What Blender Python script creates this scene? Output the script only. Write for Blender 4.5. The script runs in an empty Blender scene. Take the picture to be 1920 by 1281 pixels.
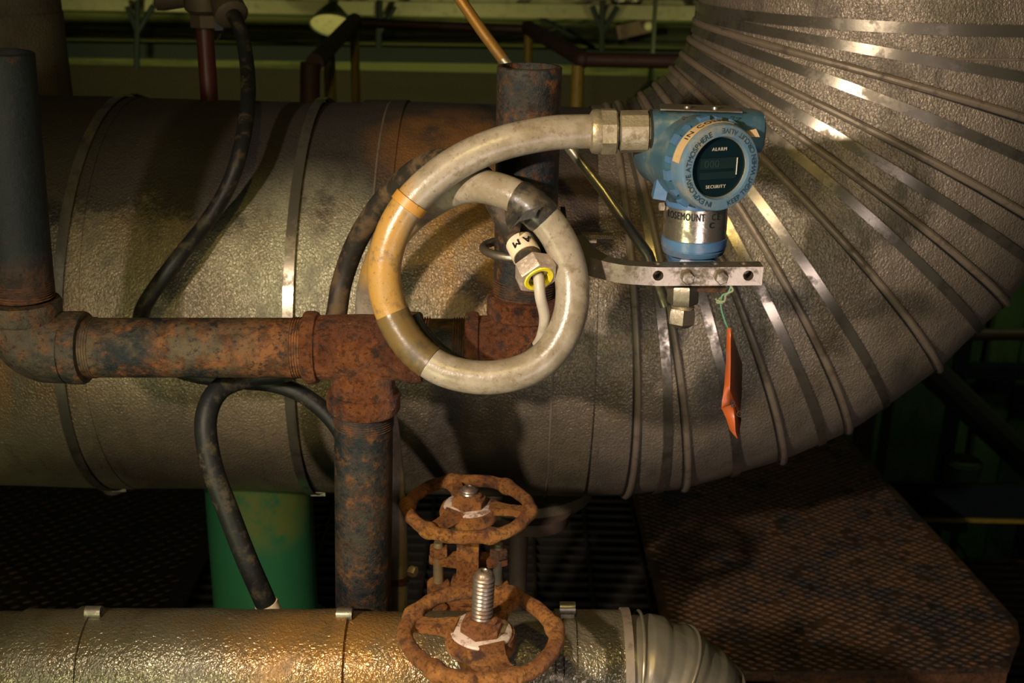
import bpy, math, random
from mathutils import Vector, Matrix, noise
random.seed(7)
pi = math.pi
sin, cos, rad = math.sin, math.cos, math.radians
C = bpy.context.scene

# ------------------------------------------------------------------ camera, world, lights, exposure
F_PX = 2200.0
CAM = Vector((0, 0, 1.6))
PITCH, ROLL = rad(20.0), rad(1.2)
FW = Vector((0, cos(PITCH), -sin(PITCH)))
_r0, _u0 = Vector((1, 0, 0)), Vector((0, sin(PITCH), cos(PITCH)))
RT = _r0 * cos(ROLL) + _u0 * sin(ROLL)
UP = _u0 * cos(ROLL) - _r0 * sin(ROLL)
cd = bpy.data.cameras.new('camera')
cam = bpy.data.objects.new('camera', cd)
C.collection.objects.link(cam)
cd.sensor_width = 36.0
cd.lens = F_PX / 1920 * 36.0
cd.clip_start = 0.05
cam.matrix_world = Matrix(((RT.x, UP.x, -FW.x, CAM.x), (RT.y, UP.y, -FW.y, CAM.y), (RT.z, UP.z, -FW.z, CAM.z), (0, 0, 0, 1)))
C.camera = cam
cd.dof.use_dof = True
cd.dof.focus_distance = 1.08
cd.dof.aperture_fstop = 9.0

w = bpy.data.worlds.new('world')
C.world = w
w.use_nodes = True
bg = w.node_tree.nodes['Background']
bg.inputs[0].default_value = (0.10, 0.17, 0.16, 1)
bg.inputs[1].default_value = 0.045
C.view_settings.view_transform = 'Standard'
C.view_settings.look = 'None'
C.view_settings.exposure = 0.14
C.view_settings.gamma = 1.0
C.view_settings.use_curve_mapping = False


def point_light(name, loc, power, col, r=0.03, spot=None, aim=None, blend=0.5):
    ld = bpy.data.lights.new(name, 'SPOT' if spot else 'POINT')
    ld.energy = power
    ld.color = col
    ld.shadow_soft_size = r
    o = bpy.data.objects.new(name, ld)
    o.location = loc
    if spot:
        ld.spot_size = rad(spot)
        ld.spot_blend = blend
        o.rotation_euler = (Vector(aim) - Vector(loc)).to_track_quat('-Z', 'Y').to_euler()
    C.collection.objects.link(o)
    return o


def area_light(name, loc, aim, power, col, size):
    ld = bpy.data.lights.new(name, 'AREA')
    ld.energy = power
    ld.color = col
    ld.size = size
    o = bpy.data.objects.new(name, ld)
    o.location = loc
    o.rotation_euler = (Vector(aim) - Vector(loc)).to_track_quat('-Z', 'Y').to_euler()
    C.collection.objects.link(o)


point_light('work_light', (-0.56, -0.02, 1.70), 80, (1.0, 0.82, 0.66), 0.022, 66, (0.20, 1.2, 1.10), 1.0)
point_light('yellow_lamp', (-0.12, 0.22, 2.06), 14, (1.0, 0.72, 0.20), 0.02)
area_light('low_fill', (0.35, 0.05, 0.95), (0.3, 1.4, 1.0), 2.8, (1.0, 0.84, 0.86), 0.35)
area_light('low_fill.001', (-0.55, 0.15, 0.90), (-0.3, 1.4, 1.0), 3.8, (0.95, 0.95, 0.50), 0.35)
point_light('cool_fill', (0.75, -0.35, 1.9), 1.0, (0.75, 0.9, 1.0), 0.08)  # added fill for blue reflections on surfaces facing right
for hx_, hp_ in ((-1.25, 13), (-0.25, 12), (0.75, 9)):
    point_light('wall_fill', (hx_, 3.15, 1.02), hp_, (1.0, 0.98, 0.34), 0.05, 150, (hx_, 4.3, 1.12), 0.7)  # hidden spots added behind the duct to light the green wall
point_light('wall_fill.001', (1.7, 3.0, 2.0), 18, (0.70, 1.0, 0.42), 0.10, 110, (1.9, 4.4, 0.6), 0.8)  # unseen spot added to brighten the wall low on the right


# ------------------------------------------------------------------ pixel -> place helpers (a ray meets a real plane)
def ray(px, py):
    return FW + RT * ((px - 960) / F_PX) + UP * ((640.5 - py) / F_PX)


def P(px, py, Y):
    d = ray(px, py)
    return CAM + d * (Y / d.y)


def G(px, py, z):
    d = ray(px, py)
    return CAM + d * ((z - CAM.z) / d.z)


def mpp(p):
    return (Vector(p) - CAM).dot(FW) / F_PX


# ------------------------------------------------------------------ mesh building
class MB:
    def __init__(s):
        s.v, s.f = [], []

    def add(s, v, f):
        n = len(s.v)
        s.v += [Vector(p) for p in v]
        s.f += [tuple(i + n for i in q) for q in f]
        return s

    def box(s, c, size, M=None):
        x, y, z = [k / 2 for k in size]
        v = [Vector((a * x, b * y, d * z)) for a in (-1, 1) for b in (-1, 1) for d in (-1, 1)]
        if M is not None:
            v = [M @ p for p in v]
        v = [p + Vector(c) for p in v]
        return s.add(v, [(0, 1, 3, 2), (4, 6, 7, 5), (0, 4, 5, 1), (2, 3, 7, 6), (0, 2, 6, 4), (1, 5, 7, 3)])

    def prism(s, pts, off):
        off = Vector(off)
        n = len(pts)
        v = [Vector(p) for p in pts] + [Vector(p) + off for p in pts]
        f = [tuple(range(n))[::-1], tuple(range(n, 2 * n))]
        f += [(i, (i + 1) % n, (i + 1) % n + n, i + n) for i in range(n)]
        return s.add(v, f)

    def rings(s, rings, cap=True, closed=False):
        n = len(rings[0])
        m = len(rings)
        v = [p for r in rings for p in r]
        f = []
        for i in range(m if closed else m - 1):
            a, b = i * n, ((i + 1) % m) * n
            for j in range(n):
                k = (j + 1) % n
                f.append((a + j, a + k, b + k, b + j))
        if cap and not closed:
            f.append(tuple(range(n))[::-1])
            f.append(tuple(range((m - 1) * n, m * n)))
        return s.add(v, f)

    def tube(s, pts, r, seg=20, cap=True, closed=False):
        pts = [Vector(p) for p in pts]
        m = len(pts)
        rr = r if isinstance(r, (list, tuple)) else [r] * m
        T = []
        for i in range(m):
            a = pts[(i - 1) % m] if (closed or i) else pts[i]
            b = pts[(i + 1) % m] if (closed or i < m - 1) else pts[i]
            T.append((b - a).normalized())
        N = T[0].orthogonal().normalized()
        R = []
        for i in range(m):
            N = (N - T[i] * N.dot(T[i])).normalized()
            B = T[i].cross(N)
            R.append([pts[i] + (N * cos(2 * pi * j / seg) + B * sin(2 * pi * j / seg)) * rr[i] for j in range(seg)])
        return s.rings(R, cap, closed)

    def lathe(s, o, axis, prof, seg=32, cap=True, ref=None, pw=None):
        # prof: list of (distance along axis, radius)
        o, A = Vector(o), Vector(axis).normalized()
        N = (Vector(ref) - A * Vector(ref).dot(A)).normalized() if ref is not None else A.orthogonal().normalized()
        B = A.cross(N)
        R = [[o + A * t + (N * cos(2 * pi * j / seg) + B * sin(2 * pi * j / seg)) * (r if pw is None else r * pw(2 * pi * j / seg)) for j in range(seg)] for t, r in prof]
        return s.rings(R, cap)

    def ngon(s, o, axis, r, h, n=6, ref=None, ch=0.08):
        return s.lathe(o, axis, [(0, r * (1 - ch)), (h * ch, r), (h * (1 - ch), r), (h, r * (1 - ch))], n, ref=ref)

    def sphere(s, c, r, seg=14, sc=(1, 1, 1)):
        R = []
        for i in range(seg // 2 + 1):
            a = pi * i / (seg // 2)
            R.append([Vector(c) + Vector((max(sin(a), 0.01) * cos(2 * pi * j / seg) * sc[0], max(sin(a), 0.01) * sin(2 * pi * j / seg) * sc[1], -cos(a) * sc[2])) * r for j in range(seg)])
        return s.rings(R)

    def rough(s, amp, scale):
        out = []
        for p in s.v:
            n = noise.noise_vector(p * scale) * amp + noise.noise_vector(p * scale * 3.1) * amp * 0.45
            out.append(p + n)
        s.v = out
        return s

    def mesh(s, name, angle=35):
        me = bpy.data.meshes.new(name)
        me.from_pydata([tuple(p) for p in s.v], [], s.f)
        me.validate()
        me.update()
        for p in me.polygons:
            p.use_smooth = True
        me.set_sharp_from_angle(angle=rad(angle))
        return me

    def build(s, name, m, parent=None, angle=35, fix=True):
        me = s.mesh(name, angle)
        if fix:
            import bmesh
            b = bmesh.new()
            b.from_mesh(me)
            bmesh.ops.recalc_face_normals(b, faces=b.faces[:])
            b.to_mesh(me)
            b.free()
        me.materials.append(m)
        return link(name, me, parent)


def link(name, data, parent=None, M=None):
    o = bpy.data.objects.new(name, data)
    C.collection.objects.link(o)
    if parent is not None:
        o.parent = parent
        if parent.parent is None:       # parts of parts already sit in world axes
            o.matrix_parent_inverse = Matrix.Translation(-parent.location)
    if M is not None:
        o.matrix_basis = M
    return o


def spline(pts, k=8):
    pts = [Vector(p) for p in pts]
    q = [pts[0] * 2 - pts[1]] + pts + [pts[-1] * 2 - pts[-2]]
    out = []
    for i in range(1, len(q) - 2):
        a, b, c, d = q[i - 1:i + 3]
        for j in range(k):
            t = j / k
            out.append(0.5 * ((2 * b) + (c - a) * t + (2 * a - 5 * b + 4 * c - d) * t * t + (3 * b - a - 3 * c + d) * t ** 3))
    out.append(pts[-1])
    return out


def thing(name, label, cat, loc, group=None):
    o = bpy.data.objects.new(name, None)
    o.empty_display_size = 0.02
    C.collection.objects.link(o)
    o.location = loc
    tag(o, label, cat, group)
    return o


def tag(o, label, cat, group=None):
    o['label'] = label
    o['category'] = cat
    if group:
        o['group'] = group
    return o


def struct(o):
    o['kind'] = 'structure'
    return o


def lab(o, label):
    o['label'] = label
    return o


# ------------------------------------------------------------------ materials
class NT:
    def __init__(s, name):
        s.m = bpy.data.materials.new(name)
        s.m.use_nodes = True
        s.t = s.m.node_tree
        s.b = s.t.nodes['Principled BSDF']
        s.co = s.t.nodes.new('ShaderNodeTexCoord').outputs['Object']

    def n(s, kind, **kw):
        nd = s.t.nodes.new(kind)
        for k, v in kw.items():
            setattr(nd, k, v)
        return nd

    def set(s, sock, v):
        if isinstance(v, bpy.types.NodeSocket):
            s.t.links.new(v, sock)
        elif isinstance(v, tuple) and len(v) == 3 and sock.type == 'RGBA':
            sock.default_value = (*v, 1)
        else:
            sock.default_value = v

    def noise(s, scale, detail=4, rough=0.6, st=(1, 1, 1), off=(0, 0, 0), dist=0.0):
        mp = s.n('ShaderNodeMapping')
        s.set(mp.inputs[0], s.co)
        mp.inputs['Scale'].default_value = st
        mp.inputs['Location'].default_value = off
        nz = s.n('ShaderNodeTexNoise')
        s.set(nz.inputs['Vector'], mp.outputs[0])
        nz.inputs['Scale'].default_value = scale
        nz.inputs['Detail'].default_value = detail
        nz.inputs['Roughness'].default_value = rough
        nz.inputs['Distortion'].default_value = dist
        return nz.outputs['Fac']

    def voro(s, scale, st=(1, 1, 1)):
        mp = s.n('ShaderNodeMapping')
        s.set(mp.inputs[0], s.co)
        mp.inputs['Scale'].default_value = st
        nz = s.n('ShaderNodeTexVoronoi', feature='SMOOTH_F1')
        s.set(nz.inputs['Vector'], mp.outputs[0])
        nz.inputs['Scale'].default_value = scale
        return nz.outputs['Distance']

    def rng(s, x, lo, hi, a=0.0, b=1.0):
        r = s.n('ShaderNodeMapRange', interpolation_type='SMOOTHSTEP')
        s.set(r.inputs['Value'], x)
        r.inputs['From Min'].default_value = lo
        r.inputs['From Max'].default_value = hi
        r.inputs['To Min'].default_value = a
        r.inputs['To Max'].default_value = b
        return r.outputs['Result']

    def math(s, op, a, b=0.0):
        r = s.n('ShaderNodeMath', operation=op)
        s.set(r.inputs[0], a)
        s.set(r.inputs[1], b)
        return r.outputs[0]

    def mix(s, f, a, b):
        r = s.n('ShaderNodeMix', data_type='RGBA')
        s.set(r.inputs[0], f)
        s.set(r.inputs[6], a)
        s.set(r.inputs[7], b)
        return r.outputs[2]

    def xyz(s):
        r = s.n('ShaderNodeSeparateXYZ')
        s.set(r.inputs[0], s.co)
        return r.outputs

    def near(s, c, r0, r1):      # 1 inside r0 of the point c, 0 beyond r1
        d = s.n('ShaderNodeVectorMath', operation='DISTANCE')
        s.set(d.inputs[0], s.co)
        d.inputs[1].default_value = c
        return s.rng(d.outputs['Value'], r0, r1, 1.0, 0.0)

    def bump(s, h, strength, dist=0.002, prev=None):
        r = s.n('ShaderNodeBump')
        s.set(r.inputs['Height'], h)
        r.inputs['Strength'].default_value = strength
        r.inputs['Distance'].default_value = dist
        if prev is not None:
            s.set(r.inputs['Normal'], prev)
        return r.outputs[0]

    def out(s, col, rough=0.5, metal=0.0, nrm=None, spec=None):
        s.set(s.b.inputs['Base Color'], col)
        s.set(s.b.inputs['Roughness'], rough)
        s.set(s.b.inputs['Metallic'], metal)
        if nrm is not None:
            s.set(s.b.inputs['Normal'], nrm)
        if spec is not None:
            s.b.inputs['Specular IOR Level'].default_value = spec
        return s.m


def jacket(name, base, alt, warm, grime=0.5, top_z=None, rust=(), metal=0.40, rough=0.38, bs=400, bst=0.95, moss=None):
    n = NT(name)
    c = n.mix(n.rng(n.noise(7, 5, 0.65), 0.35, 0.65), base, alt)
    c = n.mix(n.rng(n.noise(11, 6, 0.7, (1, 1, 0.25), (3, 1, 2)), 0.52, 0.72, 0, 0.75), c, warm)
    gm = n.rng(n.noise(14, 8, 0.75, (1, 1, 0.6), (9, 2, 5)), 0.50, 0.66, 0, grime)
    c = n.mix(gm, c, (0.030, 0.026, 0.024))
    c = n.mix(n.rng(n.noise(20, 7, 0.75, (2.2, 1, 0.35), (2, 6, 5)), 0.50, 0.72, 0, grime * 0.8), c, (0.055, 0.045, 0.034))
    c = n.mix(n.rng(n.noise(5, 4, 0.6, (1, 1, 1), (12, 6, 5)), 0.52, 0.68, 0, 0.45), c, (0.09, 0.085, 0.045))
    sp = n.rng(n.noise(90, 3, 0.6, (1, 1, 1), (1, 7, 5)), 0.70, 0.76, 0, 0.4)
    c = n.mix(sp, c, (0.35, 0.30, 0.24))
    if top_z:
        z = n.xyz()[2]
        tm = n.math('ADD', n.rng(z, top_z[0], top_z[1]), n.math('MULTIPLY', n.noise(9, 8, 0.8, (1, 1, 1), (4, 4, 4)), 1.5))
        c = n.mix(n.rng(tm, 1.16, 1.42, 0, 0.93), c, (0.018, 0.015, 0.014))
        gm = n.math('MAXIMUM', gm, n.rng(tm, 1.2, 1.6, 0, 0.8))
    for (p, r0, r1, col, am) in rust:  # tinted patches: rust, mildew, and a shadow painted on the elbow
        k = n.math('MULTIPLY', n.near(p, r0, r1), n.rng(n.noise(16, 6, 0.7, (1, 1, 0.5), (p[0] * 9, 2, 8)), 0.30, 0.58, 0, am))
        c = n.mix(k, c, col)
    h = n.noise(bs, 1.5, 0.5, (1, 1, 0.75), dist=0.6)
    b = n.bump(h, bst, 0.0021)
    b = n.bump(n.noise(9, 3, 0.5), 0.30, 0.012, b)
    rg = n.math('ADD', n.math('MULTIPLY', gm, 0.45), rough)
    mt = n.math('MULTIPLY', n.math('SUBTRACT', 1.0, gm), metal)
    return n.out(c, rg, mt, b)


def iron(name, dark, mid, rusty, ramt, bump=0.6, metal=0.05, rough=0.45, rs=75, spots=()):
    n = NT(name)
    c = n.mix(n.rng(n.noise(22, 6, 0.7), 0.38, 0.62), dark, mid)
    rm = n.rng(n.noise(rs, 8, 0.75, (1, 1, 1), (5, 5, 1)), 0.62 - ramt * 0.4, 0.80 - ramt * 0.4)
    for (p, r0, r1, am) in spots:
        rm = n.math('MAXIMUM', rm, n.math('MULTIPLY', n.near(p, r0, r1), n.rng(n.noise(40, 6, 0.7), 0.2, 0.55, 0.3, am)))
    rc = n.mix(n.rng(n.noise(70, 5, 0.7, (1, 1, 1), (2, 8, 1)), 0.38, 0.62), rusty, tuple(k * 0.30 for k in rusty))
    c = n.mix(rm, c, rc)
    c = n.mix(n.rng(n.noise(210, 4, 0.7, (1, 1, 1), (7, 9, 4)), 0.52, 0.66, 0, 0.8), c, tuple(q * 0.5 for q in dark))
    b = n.bump(n.noise(150, 6, 0.75), bump, 0.004)
    return n.out(c, n.math('ADD', n.math('MULTIPLY', rm, 0.25), rough), n.math('MULTIPLY', n.math('SUBTRACT', 1.0, rm), metal), b, 0.28)


def rust(name, a, b_, c_, bump=0.8, rough=0.72, fine=170, wear=0.2, patch=0):
    n = NT(name)
    c = n.mix(n.rng(n.noise(28, 7, 0.75), 0.36, 0.62), a, b_)
    c = n.mix(n.rng(n.noise(60, 6, 0.7, (1, 1, 1), (4, 1, 4)), 0.50, 0.66), c, c_)
    c = n.mix(n.rng(n.noise(120, 4, 0.6, (1, 1, 1), (7, 1, 4)), 0.66, 0.74, 0, wear), c, (0.45, 0.30, 0.2))
    c = n.mix(n.rng(n.noise(260, 3, 0.6, (1, 1, 1), (7, 9, 4)), 0.50, 0.64, 0, 0.7), c, tuple(q * 0.35 for q in b_))
    if patch:
        c = n.mix(n.rng(n.noise(11, 7, 0.75, (1, 1, 1), (7, 3, 4)), 0.52, 0.60, 0, 0.85), c, (0.014, 0.015, 0.017))
        c = n.mix(n.rng(n.noise(130, 2, 0.5, (1, 1, 1), (1, 3, 9)), 0.74, 0.78, 0, 0.7), c, (0.3, 0.22, 0.15))
    h = n.noise(fine, 7, 0.8)
    b = n.bump(h, bump, 0.0055)
    b = n.bump(n.noise(50, 3, 0.6), bump * 0.7, 0.005, b)
    return n.out(c, n.rng(n.noise(90, 4), 0.3, 0.7, rough - 0.25, rough + 0.15), 0.15, b)


def plain(name, col, rough=0.5, metal=0.0, dirt=(0.03, 0.028, 0.02), amt=0.3, ds=40, bump=0.1, bs=200, st=(1, 1, 1), spec=None, low=0.5):
    n = NT(name)
    k = n.rng(n.noise(ds, 7, 0.72, st, (3, 3, 9)), low, low + 0.17, 0, amt)
    c = n.mix(k, n.mix(n.noise(18, 3), tuple(q * 0.85 for q in col), tuple(min(1, q * 1.12) for q in col)), dirt)
    b = n.bump(n.noise(bs, 4, 0.6, st), bump, 0.001)
    return n.out(c, n.math('ADD', n.math('MULTIPLY', k, 0.35), rough), metal, b, spec)


M = {}
TEE = P(680, 652, 1.05)
M['duct'] = jacket('duct_jacket', (0.185, 0.150, 0.100), (0.25, 0.20, 0.135), (0.15, 0.105, 0.055), 0.62, (1.13, 1.36),
                   rust=[(tuple(P(840, 250, 1.47)), 0.05, 0.13, (0.17, 0.075, 0.018), 0.95), (tuple(P(900, 450, 1.37)), 0.04, 0.13, (0.27, 0.145, 0.03), 0.85), (tuple(P(1110, 380, 1.39)), 0.03, 0.10, (0.075, 0.042, 0.025), 0.9),
                         (tuple(P(20, 650, 1.33)), 0.03, 0.14, (0.22, 0.10, 0.04), 0.7), (tuple(P(800, 800, 1.35)), 0.03, 0.16, (0.07, 0.055, 0.045), 0.9),
                         (tuple(P(560, 470, 1.33)), 0.05, 0.16, (0.34, 0.33, 0.22), 0.75)])
M['gore'] = jacket('elbow_jacket', (0.19, 0.155, 0.115), (0.265, 0.22, 0.17), (0.19, 0.14, 0.06), 0.55, None,
                   rust=[(tuple(P(1235, 190, 1.48)), 0.035, 0.085, (0.025, 0.02, 0.016), 1.0), (tuple(P(1480, 330, 1.4)), 0.02, 0.10, (0.035, 0.035, 0.03), 0.9),  # mildew at the throat, then the transmitter's shadow painted into the colour
                         (tuple(P(1180, 450, 1.34)), 0.04, 0.15, (0.07, 0.045, 0.028), 0.85)])
M['low'] = jacket('pipe_jacket', (0.105, 0.092, 0.058), (0.14, 0.12, 0.078), (0.14, 0.08, 0.025), 0.65, None,
                  rust=[(tuple(P(620, 1210, 0.92)), 0.04, 0.13, (0.30, 0.15, 0.035), 0.8)], metal=0.4, rough=0.22, bs=330, bst=0.7)
M['lowelb'] = jacket('elbow_cover', (0.115, 0.105, 0.075), (0.155, 0.14, 0.10), (0.25, 0.2, 0.12), 0.35, None, metal=0.35, rough=0.36, bs=60, bst=0.25)
M['riser'] = jacket('riser_jacket', (0.045, 0.034, 0.025), (0.06, 0.045, 0.032), (0.035, 0.024, 0.016), 0.5, None, metal=0.1, rough=0.7)
M['strap'] = plain('band_metal', (0.36, 0.32, 0.25), 0.24, 0.85, (0.05, 0.04, 0.03), 0.7, 26, 0.12, 60, low=0.47)
M['bead'] = plain('bead_metal', (0.20, 0.16, 0.115), 0.48, 0.25, (0.06, 0.04, 0.03), 0.7, 50, 0.4, 220)
M['iron'] = iron('black_iron', (0.009, 0.014, 0.016), (0.036, 0.031, 0.024), (0.12, 0.052, 0.017), 0.40)
M['ironh'] = iron('mottled_iron', (0.008, 0.013, 0.015), (0.080, 0.062, 0.034), (0.16, 0.062, 0.018), 0.40, 0.6, rs=32, spots=[(tuple(P(560, 650, 1.05)), 0.03, 0.09, 1.0)])
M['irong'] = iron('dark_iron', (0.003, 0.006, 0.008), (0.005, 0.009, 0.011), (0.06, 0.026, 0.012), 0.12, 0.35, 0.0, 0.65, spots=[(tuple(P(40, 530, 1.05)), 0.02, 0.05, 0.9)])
M['elbl'] = iron('aged_elbow', (0.022, 0.024, 0.020), (0.062, 0.050, 0.034), (0.12, 0.055, 0.022), 0.42, 0.6)
M['fit'] = rust('rusty_fitting', (0.20, 0.068, 0.020), (0.11, 0.036, 0.015), (0.035, 0.020, 0.015), 1.0, 0.42, fine=110, wear=0.6)
M['thread'] = rust('rusty_thread', (0.20, 0.08, 0.03), (0.10, 0.045, 0.02), (0.04, 0.025, 0.02), 0.5, 0.6)
M['valve'] = rust('orange_rust', (0.52, 0.225, 0.050), (0.30, 0.110, 0.032), (0.10, 0.045, 0.028), 1.0, 0.58, wear=0.35)
M['valved'] = rust('brown_rust', (0.20, 0.085, 0.03), (0.11, 0.05, 0.022), (0.06, 0.035, 0.02), 0.8, 0.7)
M['steel'] = plain('worn_steel', (0.30, 0.26, 0.20), 0.36, 0.85, (0.09, 0.07, 0.045), 0.8, 45, 0.25, 200, low=0.46)
M['stem'] = plain('stem_steel', (0.42, 0.36, 0.30), 0.32, 0.85, (0.16, 0.08, 0.04), 0.8, 60, 0.2, 200, low=0.45)
M['paper'] = plain('flaking_plate', (0.62, 0.50, 0.42), 0.55, 0.1, (0.17, 0.08, 0.05), 0.95, 70, 0.7, 160, low=0.46)
M['zinc'] = plain('zinc', (0.42, 0.33, 0.17), 0.4, 0.7, (0.12, 0.08, 0.04), 0.5, 60)
M['conn'] = plain('cast_connector', (0.40, 0.34, 0.23), 0.38, 0.65, (0.14, 0.11, 0.06), 0.7, 60, 0.5, 260, low=0.46)
M['nut'] = plain('pitted_nut', (0.42, 0.34, 0.27), 0.45, 0.4, (0.75, 0.68, 0.6), 0.6, 80, 0.8, 260, low=0.52)
M['blue'] = plain('blue_enamel', (0.060, 0.135, 0.25), 0.30, 0.0, (0.20, 0.17, 0.12), 0.55, 26, 0.25, 170, low=0.53)
M['blued'] = plain('weathered_blue_enamel', (0.036, 0.088, 0.125), 0.33, 0.0, (0.17, 0.15, 0.10), 0.5, 22, 0.25, 170, low=0.5)
M['bluec'] = plain('pale_blue_enamel', (0.085, 0.155, 0.225), 0.38, 0.0, (0.20, 0.175, 0.12), 0.8, 30, 0.3, 170, low=0.46)
M['glass'] = plain('display_glass', (0.004, 0.012, 0.016), 0.12, 0.0, (0.05, 0.06, 0.05), 0.35, 130, 0.02, low=0.6)
M['lcd'] = plain('lcd_grey', (0.006, 0.017, 0.018), 0.3, 0.0, amt=0.1)
M['lcdd'] = plain('lcd_digit', (0.012, 0.028, 0.028), 0.4, amt=0.1)
M['ink'] = plain('black_ink', (0.012, 0.012, 0.012), 0.5, amt=0.0)
M['wink'] = plain('white_ink', (0.65, 0.62, 0.52), 0.5, amt=0.0)
M['sticker'] = plain('tan_sticker', (0.46, 0.32, 0.16), 0.55, 0.0, (0.25, 0.16, 0.08), 0.6, 60, 0.1)
M['plate'] = plain('name_plate', (0.58, 0.52, 0.42), 0.22, 0.9, (0.07, 0.06, 0.045), 0.75, 95, 0.15, 200, low=0.47)
M['label'] = plain('cream_label', (0.72, 0.60, 0.42), 0.5, amt=0.25)
M['yellow'] = plain('yellow_ring', (0.75, 0.62, 0.02), 0.4, 0.0, (0.2, 0.2, 0.1), 0.3, 120)
M['black'] = plain('black_rubber', (0.010, 0.011, 0.010), 0.5, 0.0, (0.075, 0.058, 0.032), 0.7, 40, 0.35, 180, low=0.50, spec=0.25)
M['brnhose'] = plain('dusty_rubber', (0.022, 0.018, 0.013), 0.55, 0.0, (0.12, 0.07, 0.028), 0.75, 30, 0.25, 180, low=0.44)
M['tape'] = plain('black_tape', (0.025, 0.023, 0.020), 0.30, 0.0, (0.10, 0.075, 0.045), 0.7, 40, 0.3, 120, low=0.45)
M['tapeb'] = plain('brown_tape', (0.13, 0.085, 0.03), 0.28, 0.0, (0.04, 0.03, 0.018), 0.7, 30, 0.2, 120, low=0.5)
M['tie'] = plain('ochre_tie', (0.42, 0.21, 0.035), 0.45, amt=0.3)
M['cable'] = plain('grey_cable', (0.42, 0.37, 0.30), 0.42, amt=0.25)
M['brass'] = plain('ochre_tube', (0.38, 0.20, 0.045), 0.30, 0.6, (0.12, 0.09, 0.05), 0.6, 50, low=0.48)
M['tubeg'] = plain('grey_tube', (0.26, 0.24, 0.18), 0.32, 0.7, (0.06, 0.055, 0.04), 0.6, 60, low=0.46)
M['orange'] = plain('orange_vinyl', (0.36, 0.075, 0.016), 0.42, 0.0, (0.24, 0.10, 0.07), 0.55, 40, low=0.5)
M['wire'] = plain('green_wire', (0.08, 0.22, 0.13), 0.5, amt=0.2)
M['string'] = plain('frayed_string', (0.20, 0.23, 0.13), 0.8, amt=0.2)
M['maroon'] = plain('maroon_paint', (0.060, 0.014, 0.013), 0.36, 0.0, (0.03, 0.015, 0.015), 0.6, 36)
M['cast'] = plain('dull_casting', (0.085, 0.064, 0.044), 0.6, 0.3, amt=0.4)
M['green'] = plain('green_paint', (0.03, 0.145, 0.060), 0.42, 0.0, (0.15, 0.15, 0.03), 0.35, 8, 0.12, 80, low=0.55)
n = NT('post_paint')
c = n.mix(n.noise(10, 4), (0.018, 0.10, 0.045), (0.03, 0.15, 0.062))
tp = P(520, 940, 1.53)
k = n.math('MULTIPLY', n.near(tuple(tp), 0.05, 0.10), n.rng(n.noise(28, 7, 0.75), 0.30, 0.55))
c = n.mix(n.math('MULTIPLY', k, 0.7), c, (0.15, 0.145, 0.022))
c = n.mix(n.rng(n.noise(60, 6, 0.75, (1, 1, 0.5)), 0.64, 0.70, 0, 0.7), c, (0.02, 0.03, 0.01))
M['green'] = n.out(c, 0.4, 0.0, n.bump(n.noise(80, 4), 0.15, 0.002))
M['boards'] = plain('green_boards', (0.105, 0.115, 0.034), 0.75, 0.0, (0.022, 0.032, 0.014), 0.8, 7, 0.5, 60, (0.25, 1, 2.2), low=0.46)
M['plinth'] = plain('brown_plinth', (0.020, 0.015, 0.010), 0.85, 0.0, (0.06, 0.05, 0.035), 0.4, 12, 0.4, 60, low=0.6)
M['bluebeam'] = plain('blue_beam', (0.004, 0.008, 0.010), 0.7, amt=0.1, spec=0.2)
M['tray'] = plain('grey_tray', (0.13, 0.115, 0.075), 0.5, 0.2, amt=0.4)
M['railr'] = plain('brown_rail', (0.045, 0.018, 0.009), 0.6, 0.0, (0.02, 0.012, 0.008), 0.5)
M['raily'] = plain('yellow_post', (0.24, 0.17, 0.018), 0.5, 0.0, (0.06, 0.04, 0.01), 0.5)
M['shade'] = plain('dark_shade', (0.03, 0.04, 0.02), 0.5, amt=0.2)
M['shadein'] = plain('cream_enamel', (0.36, 0.32, 0.20), 0.5, amt=0.3)
M['grate'] = plain('grating_steel', (0.022, 0.019, 0.017), 0.55, 0.4, (0.09, 0.045, 0.02), 0.6, 10)
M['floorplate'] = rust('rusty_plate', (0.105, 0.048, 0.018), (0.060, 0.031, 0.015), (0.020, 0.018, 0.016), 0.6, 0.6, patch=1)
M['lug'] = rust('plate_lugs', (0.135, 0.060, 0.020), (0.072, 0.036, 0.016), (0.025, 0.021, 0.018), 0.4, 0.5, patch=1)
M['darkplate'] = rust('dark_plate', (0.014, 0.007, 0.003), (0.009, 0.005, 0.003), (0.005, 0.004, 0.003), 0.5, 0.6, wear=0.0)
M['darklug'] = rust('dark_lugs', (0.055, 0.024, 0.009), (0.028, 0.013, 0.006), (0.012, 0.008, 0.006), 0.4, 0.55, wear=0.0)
M['darkgreen'] = plain('dark_green_panel', (0.045, 0.075, 0.025), 0.7, 0.0, (0.015, 0.022, 0.012), 0.8, 6, 0.3, 50, (1, 1, 0.3), low=0.45)
M['drain'] = plain('purple_brown_paint', (0.10, 0.062, 0.052), 0.55, 0.0, (0.05, 0.03, 0.025), 0.6, 30)

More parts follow.
